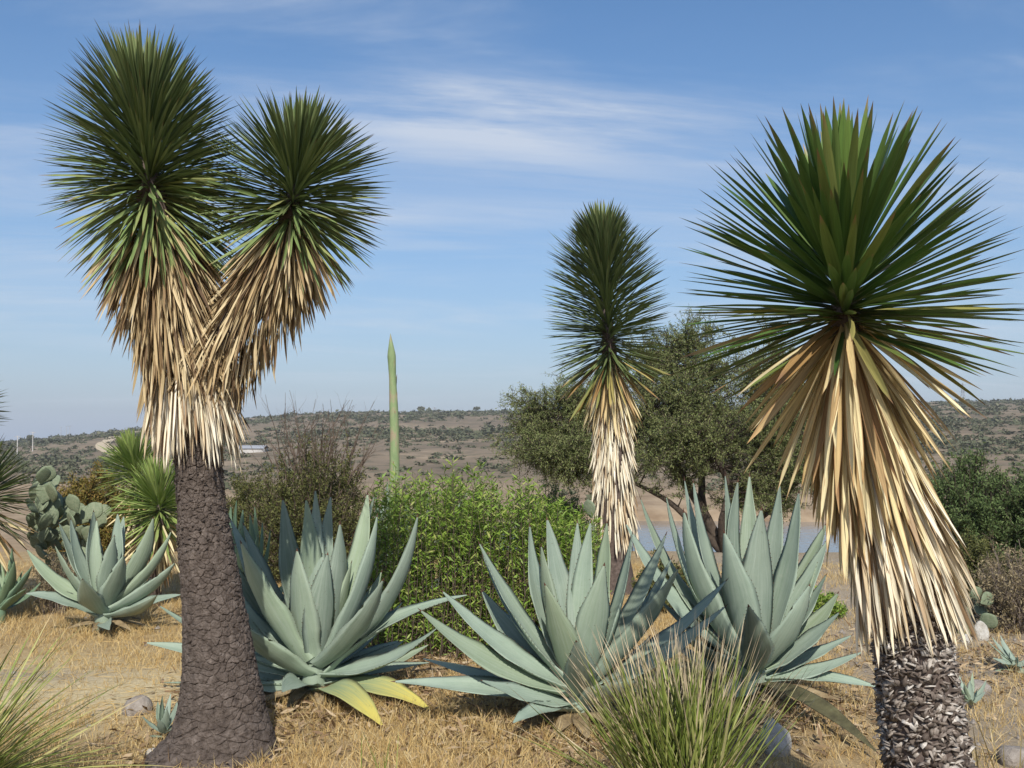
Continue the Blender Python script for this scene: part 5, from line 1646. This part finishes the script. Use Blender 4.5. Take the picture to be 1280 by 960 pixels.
def hillside():
    rng = np.random.default_rng(97)
    units = [bush_unit(rng) for _ in range(5)]
    meshes = [mesh_np('hill_bush', u[0], quads=u[1], mats=[M['hillbush']], uv=u[2], rnd=u[3], smooth=False) for u in units]
    n = 22000
    yy = np.where(rng.random(n) < .5, rng.uniform(118, 330, n), rng.uniform(260, 606, n))
    uu = rng.uniform(-.62, .66, n)
    xx = uu * yy
    dens = fbm(xx * .02, yy * .02, 4, 23)
    px = 640 + F * uu
    right = sst((px - 950) / 200)
    top = sst((yy - 230) / 250)
    p = np.clip((dens - .32) * 2.2, .16, 1) * (.42 + .58 * np.maximum(top, right))
    keep = rng.random(n) < p
    trk = np.array([G(a_, b_)[:2] for a_, b_ in TRACK + TRACK2])
    keep &= np.min(np.hypot(xx[:, None] - trk[:, 0], yy[:, None] - trk[:, 1]), axis=1) > 9
    xx, yy, px = xx[keep], yy[keep], px[keep]
    n = len(xx)
    s = rng.uniform(.55, 1.5, n) * (1 + .8 * (rng.random(n) < .06)) * np.interp(yy, [118, 600], [.75, 1.5])
    zz_ = terrain(xx, yy)
    vis = (px > -10) & (px < 1290)
    app = s / yy * vis
    big = np.argsort(-app)[:290]
    mask = np.zeros(n, bool); mask[big] = True
    for i in big:
        o = bpy.data.objects.new('hill_bush', meshes[i % 5]); col.objects.link(o)
        o.location = (xx[i], yy[i], zz_[i] - .1 * s[i])
        o.scale = (s[i] * 1.1, s[i] * 1.1, s[i] * .85); o.rotation_euler = (0, 0, rng.random() * 6.28)
        tag(o, 'small round grey green bush dotting the far brown hillside', 'bush', 'bushes dotting the far hillside')
    rest = np.nonzero(~mask)[0]
    Vs, Qs, Us, Rs = [], [], [], []
    off = 0
    for k in range(5):
        idx = rest[rest % 5 == k]
        V, Q, uv, r = units[k]
        a = rng.random(len(idx)) * 6.28
        c, sn = np.cos(a)[:, None], np.sin(a)[:, None]
        ss = s[idx][:, None]
        X = np.stack([(V[None, :, 0] * c - V[None, :, 1] * sn) * ss * 1.1 + xx[idx][:, None], (V[None, :, 0] * sn + V[None, :, 1] * c) * ss * 1.1 + yy[idx][:, None], V[None, :, 2] * ss * .85 + zz_[idx][:, None] - .1 * ss], -1)
        Vs.append(X.reshape(-1, 3)); Qs.append((Q[None] + (off + np.arange(len(idx)) * len(V))[:, None, None]).reshape(-1, 4))
        Us.append(np.tile(uv, (len(idx), 1))); Rs.append(np.tile(r, len(idx))); off += len(idx) * len(V)
    o = part('hill_scrub', mesh_np('hill_scrub', np.concatenate(Vs), quads=np.concatenate(Qs), mats=[M['hillbush']], uv=np.concatenate(Us), rnd=np.concatenate(Rs), smooth=False), None, kind='stuff')
    tag(o, 'distant grey green scrub speckling the far hillside and ridge', 'scrub')


hillside()


def ridge_tree(label, px, y, w_px, h_px, seed):
    rng = np.random.default_rng(seed)
    root = on_ground(px, y); u = y / F
    t = thing('ridge_tree', label, 'tree', root)
    V, Q = tubes([(0, 0, -.5, 0, 0, h_px * u * .6, .25, .15), (0, 0, h_px * u * .4, w_px * u * .2, 0, h_px * u * .8, .12, .06), (0, 0, h_px * u * .4, -w_px * u * .22, 0, h_px * u * .75, .12, .06)], 6)
    part('trunk', mesh_np('trunk', V, quads=Q, mats=[M['wood_dark']]), t)
    n = 420
    d = nrm(rng.normal(size=(n, 3))) * rng.random((n, 1)) ** .4
    P0 = d * np.array([w_px * u * .5, w_px * u * .5, h_px * u * .34]) + [0, 0, h_px * u * .66]
    V, Q, uv, r = leaf_cloud(P0, rng.normal(size=(n, 3)), .7, .45, rng)
    part('crown', mesh_np('crown', V, quads=Q, mats=[M['hillbush']], uv=uv, rnd=r, smooth=False), t, kind='stuff')


ridge_tree('dark lone tree on the low left end of the ridge', 38, 470, 9, 10, 5)
ridge_tree('small tree on the ridge skyline behind the flower stalk', 526, 596, 10, 7, 6)
ridge_tree('small tree on the ridge skyline beside the mesquite', 596, 596, 9, 6, 7)


def pole(label, px, y, h, group=None, wood='pole'):
    root = on_ground(px, y)
    t = thing('utility_pole', label, 'pole', root, group)
    V, Q = tubes([(0, 0, -.4, 0, 0, h, .16, .11)], 8)
    part('shaft', mesh_np('shaft', V, quads=Q, mats=[M[wood]]), t)
    V, Q = tubes([(-.9, 0, h * .95, .9, 0, h * .95, .06, .06)], 6)
    part('crossarm', mesh_np('crossarm', V, quads=Q, mats=[M[wood]]), t)
    for x in (-.8, .0, .8):
        V, Q = tubes([(x, 0, h * .95, x, 0, h * .95 + .3, .05, .04)], 6)
        part('insulator', mesh_np('insulator', V, quads=Q, mats=[M['steel']]), t)


for px, y in ((41, 330), (22, 300)):
    pole('pale utility pole on the lower left slope of the hill', px, y, 6.5, 'pale poles on the left slope')
for px in (76, 83, 87):
    pole('thin grey utility pole on the ridge above the winding dirt track', px, 560, 6.0, 'thin poles on the ridge', 'steel')


def pylon(label, px, y, h, w):
    root = on_ground(px, y)
    t = thing('lattice_pylon', label, 'pylon', root)
    lev = np.linspace(0, 1, 9)
    hw = lambda q: w * .5 * np.interp(q, [0, .6, 1], [1, .28, .07])
    for sx in (-1, 1):
        for sy in (-1, 1):
            s = [(sx * hw(a), sy * hw(a), a * h - (1 if a == 0 else 0), sx * hw(b), sy * hw(b), b * h, .10, .10) for a, b in zip(lev[:-1], lev[1:])]
            V, Q = tubes(s, 4)
            part('leg', mesh_np('leg', V, quads=Q, mats=[M['steel']]), t)
    s = []
    for a, b in zip(lev[:-1], lev[1:]):
        for (x0, y0, x1, y1) in ((-1, -1, 1, -1), (1, -1, 1, 1), (1, 1, -1, 1), (-1, 1, -1, -1)):
            s.append((x0 * hw(a), y0 * hw(a), a * h, x1 * hw(b), y1 * hw(b), b * h, .05, .05))
            s.append((x1 * hw(a), y1 * hw(a), a * h, x0 * hw(b), y0 * hw(b), b * h, .05, .05))
    V, Q = tubes(s, 4)
    part('bracing', mesh_np('bracing', V, quads=Q, mats=[M['steel']]), t, kind='stuff')
    for q in (.68, .80, .92):
        for sd in (-1, 1):
            V, Q = tubes([(0, 0, q * h, sd * w * .42, 0, q * h + .2, .09, .05), (0, 0, q * h + .9, sd * w * .42, 0, q * h + .2, .06, .05)], 4)
            part('crossarm', mesh_np('crossarm', V, quads=Q, mats=[M['steel']]), t)


pylon('grey lattice power pylon on the ridge beyond the straw skirted yucca', 1205, 640, 17.5, 5.5)
pylon('tiny lattice power pylon on the ridge near the flower stalk', 543, 690, 15, 4)


def ribbon(name, label, pix, wid, cat='track'):
    c = spline(np.array([G(a, b) for a, b in pix]), 40)
    c[:, 2] = 0
    tg2 = nrm(np.gradient(c, axis=0)); s = np.stack([tg2[:, 1], -tg2[:, 0], 0 * tg2[:, 0]], 1)
    w = wid * (1 + .35 * (vnoise(np.arange(40) * .4, np.zeros(40), 3) - .5))
    rows = [c + s * w[:, None] * k for k in np.linspace(-.5, .5, 7)]
    V = np.stack(rows, 1).reshape(-1, 3)
    V[:, 2] = terrain(V[:, 0], V[:, 1]) + .12
    Q = np.array([(i * 7 + j, i * 7 + j + 1, (i + 1) * 7 + j + 1, (i + 1) * 7 + j) for i in range(39) for j in range(6)])
    o = part(name, mesh_np(name, V, quads=Q, mats=[M['track']]), None)
    o['kind'] = 'structure'


ribbon('dirt_track', '', TRACK, 4.2)
ribbon('dirt_track', '', TRACK2, 4.0)

# long white greenhouse roofs in the valley seen past the cracked bark trunk
g0 = G(312, 566)
hw_ = 16 * g0[1] / F
tb = thing('farm_shed', 'long low white roofed shed on the hillside behind the twiggy shrub', 'shed', g0)
bx = np.array([(x, y_, z) for z in (-.5, .9) for x, y_ in ((-hw_, 0), (hw_, 0), (hw_, 5), (-hw_, 5))])
part('wall', mesh_np('wall', bx, quads=[(0, 1, 5, 4), (1, 2, 6, 5), (2, 3, 7, 6), (3, 0, 4, 7)], mats=[M['pole']], smooth=False), tb)
rf = np.array([(-hw_ - .3, -.3, .92), (hw_ + .3, -.3, .92), (hw_ + .3, 2.5, 1.6), (-hw_ - .3, 2.5, 1.6), (hw_ + .3, 5.3, .92), (-hw_ - .3, 5.3, .92)])
part('roof', mesh_np('roof', rf, quads=[(0, 1, 2, 3), (3, 2, 4, 5)], mats=[M['roofing']], smooth=False), tb)


# ================================================================== HAZE
def haze():
    hx = np.array([(x, y_, z) for z in (-60.0, 34.0) for x, y_ in ((-1300, -1300), (1300, -1300), (1300, 1300), (-1300, 1300))])
    m, nd, lk, out = new_mat('haze_air')
    v_ = nd.new('ShaderNodeVolumePrincipled')
    v_.inputs['Color'].default_value = (0.80, 0.84, 0.90, 1)
    v_.inputs['Density'].default_value = HAZE
    v_.inputs['Anisotropy'].default_value = 0.0
    lk.new(v_.outputs[0], out.inputs['Volume'])
    o = part('haze', mesh_np('haze', hx, quads=[(0, 3, 2, 1), (4, 5, 6, 7), (0, 1, 5, 4), (1, 2, 6, 5), (2, 3, 7, 6), (3, 0, 4, 7)], mats=[m], smooth=False), None, kind='stuff')
    tag(o, 'thin pale blue haze lying over the far hills', 'haze')


HAZE = 0.0003
haze()

sc.render.engine = 'CYCLES'
sc.cycles.max_bounces = 6
sc.cycles.diffuse_bounces = 3
sc.cycles.transparent_max_bounces = 4
print('objects', len(bpy.data.objects))
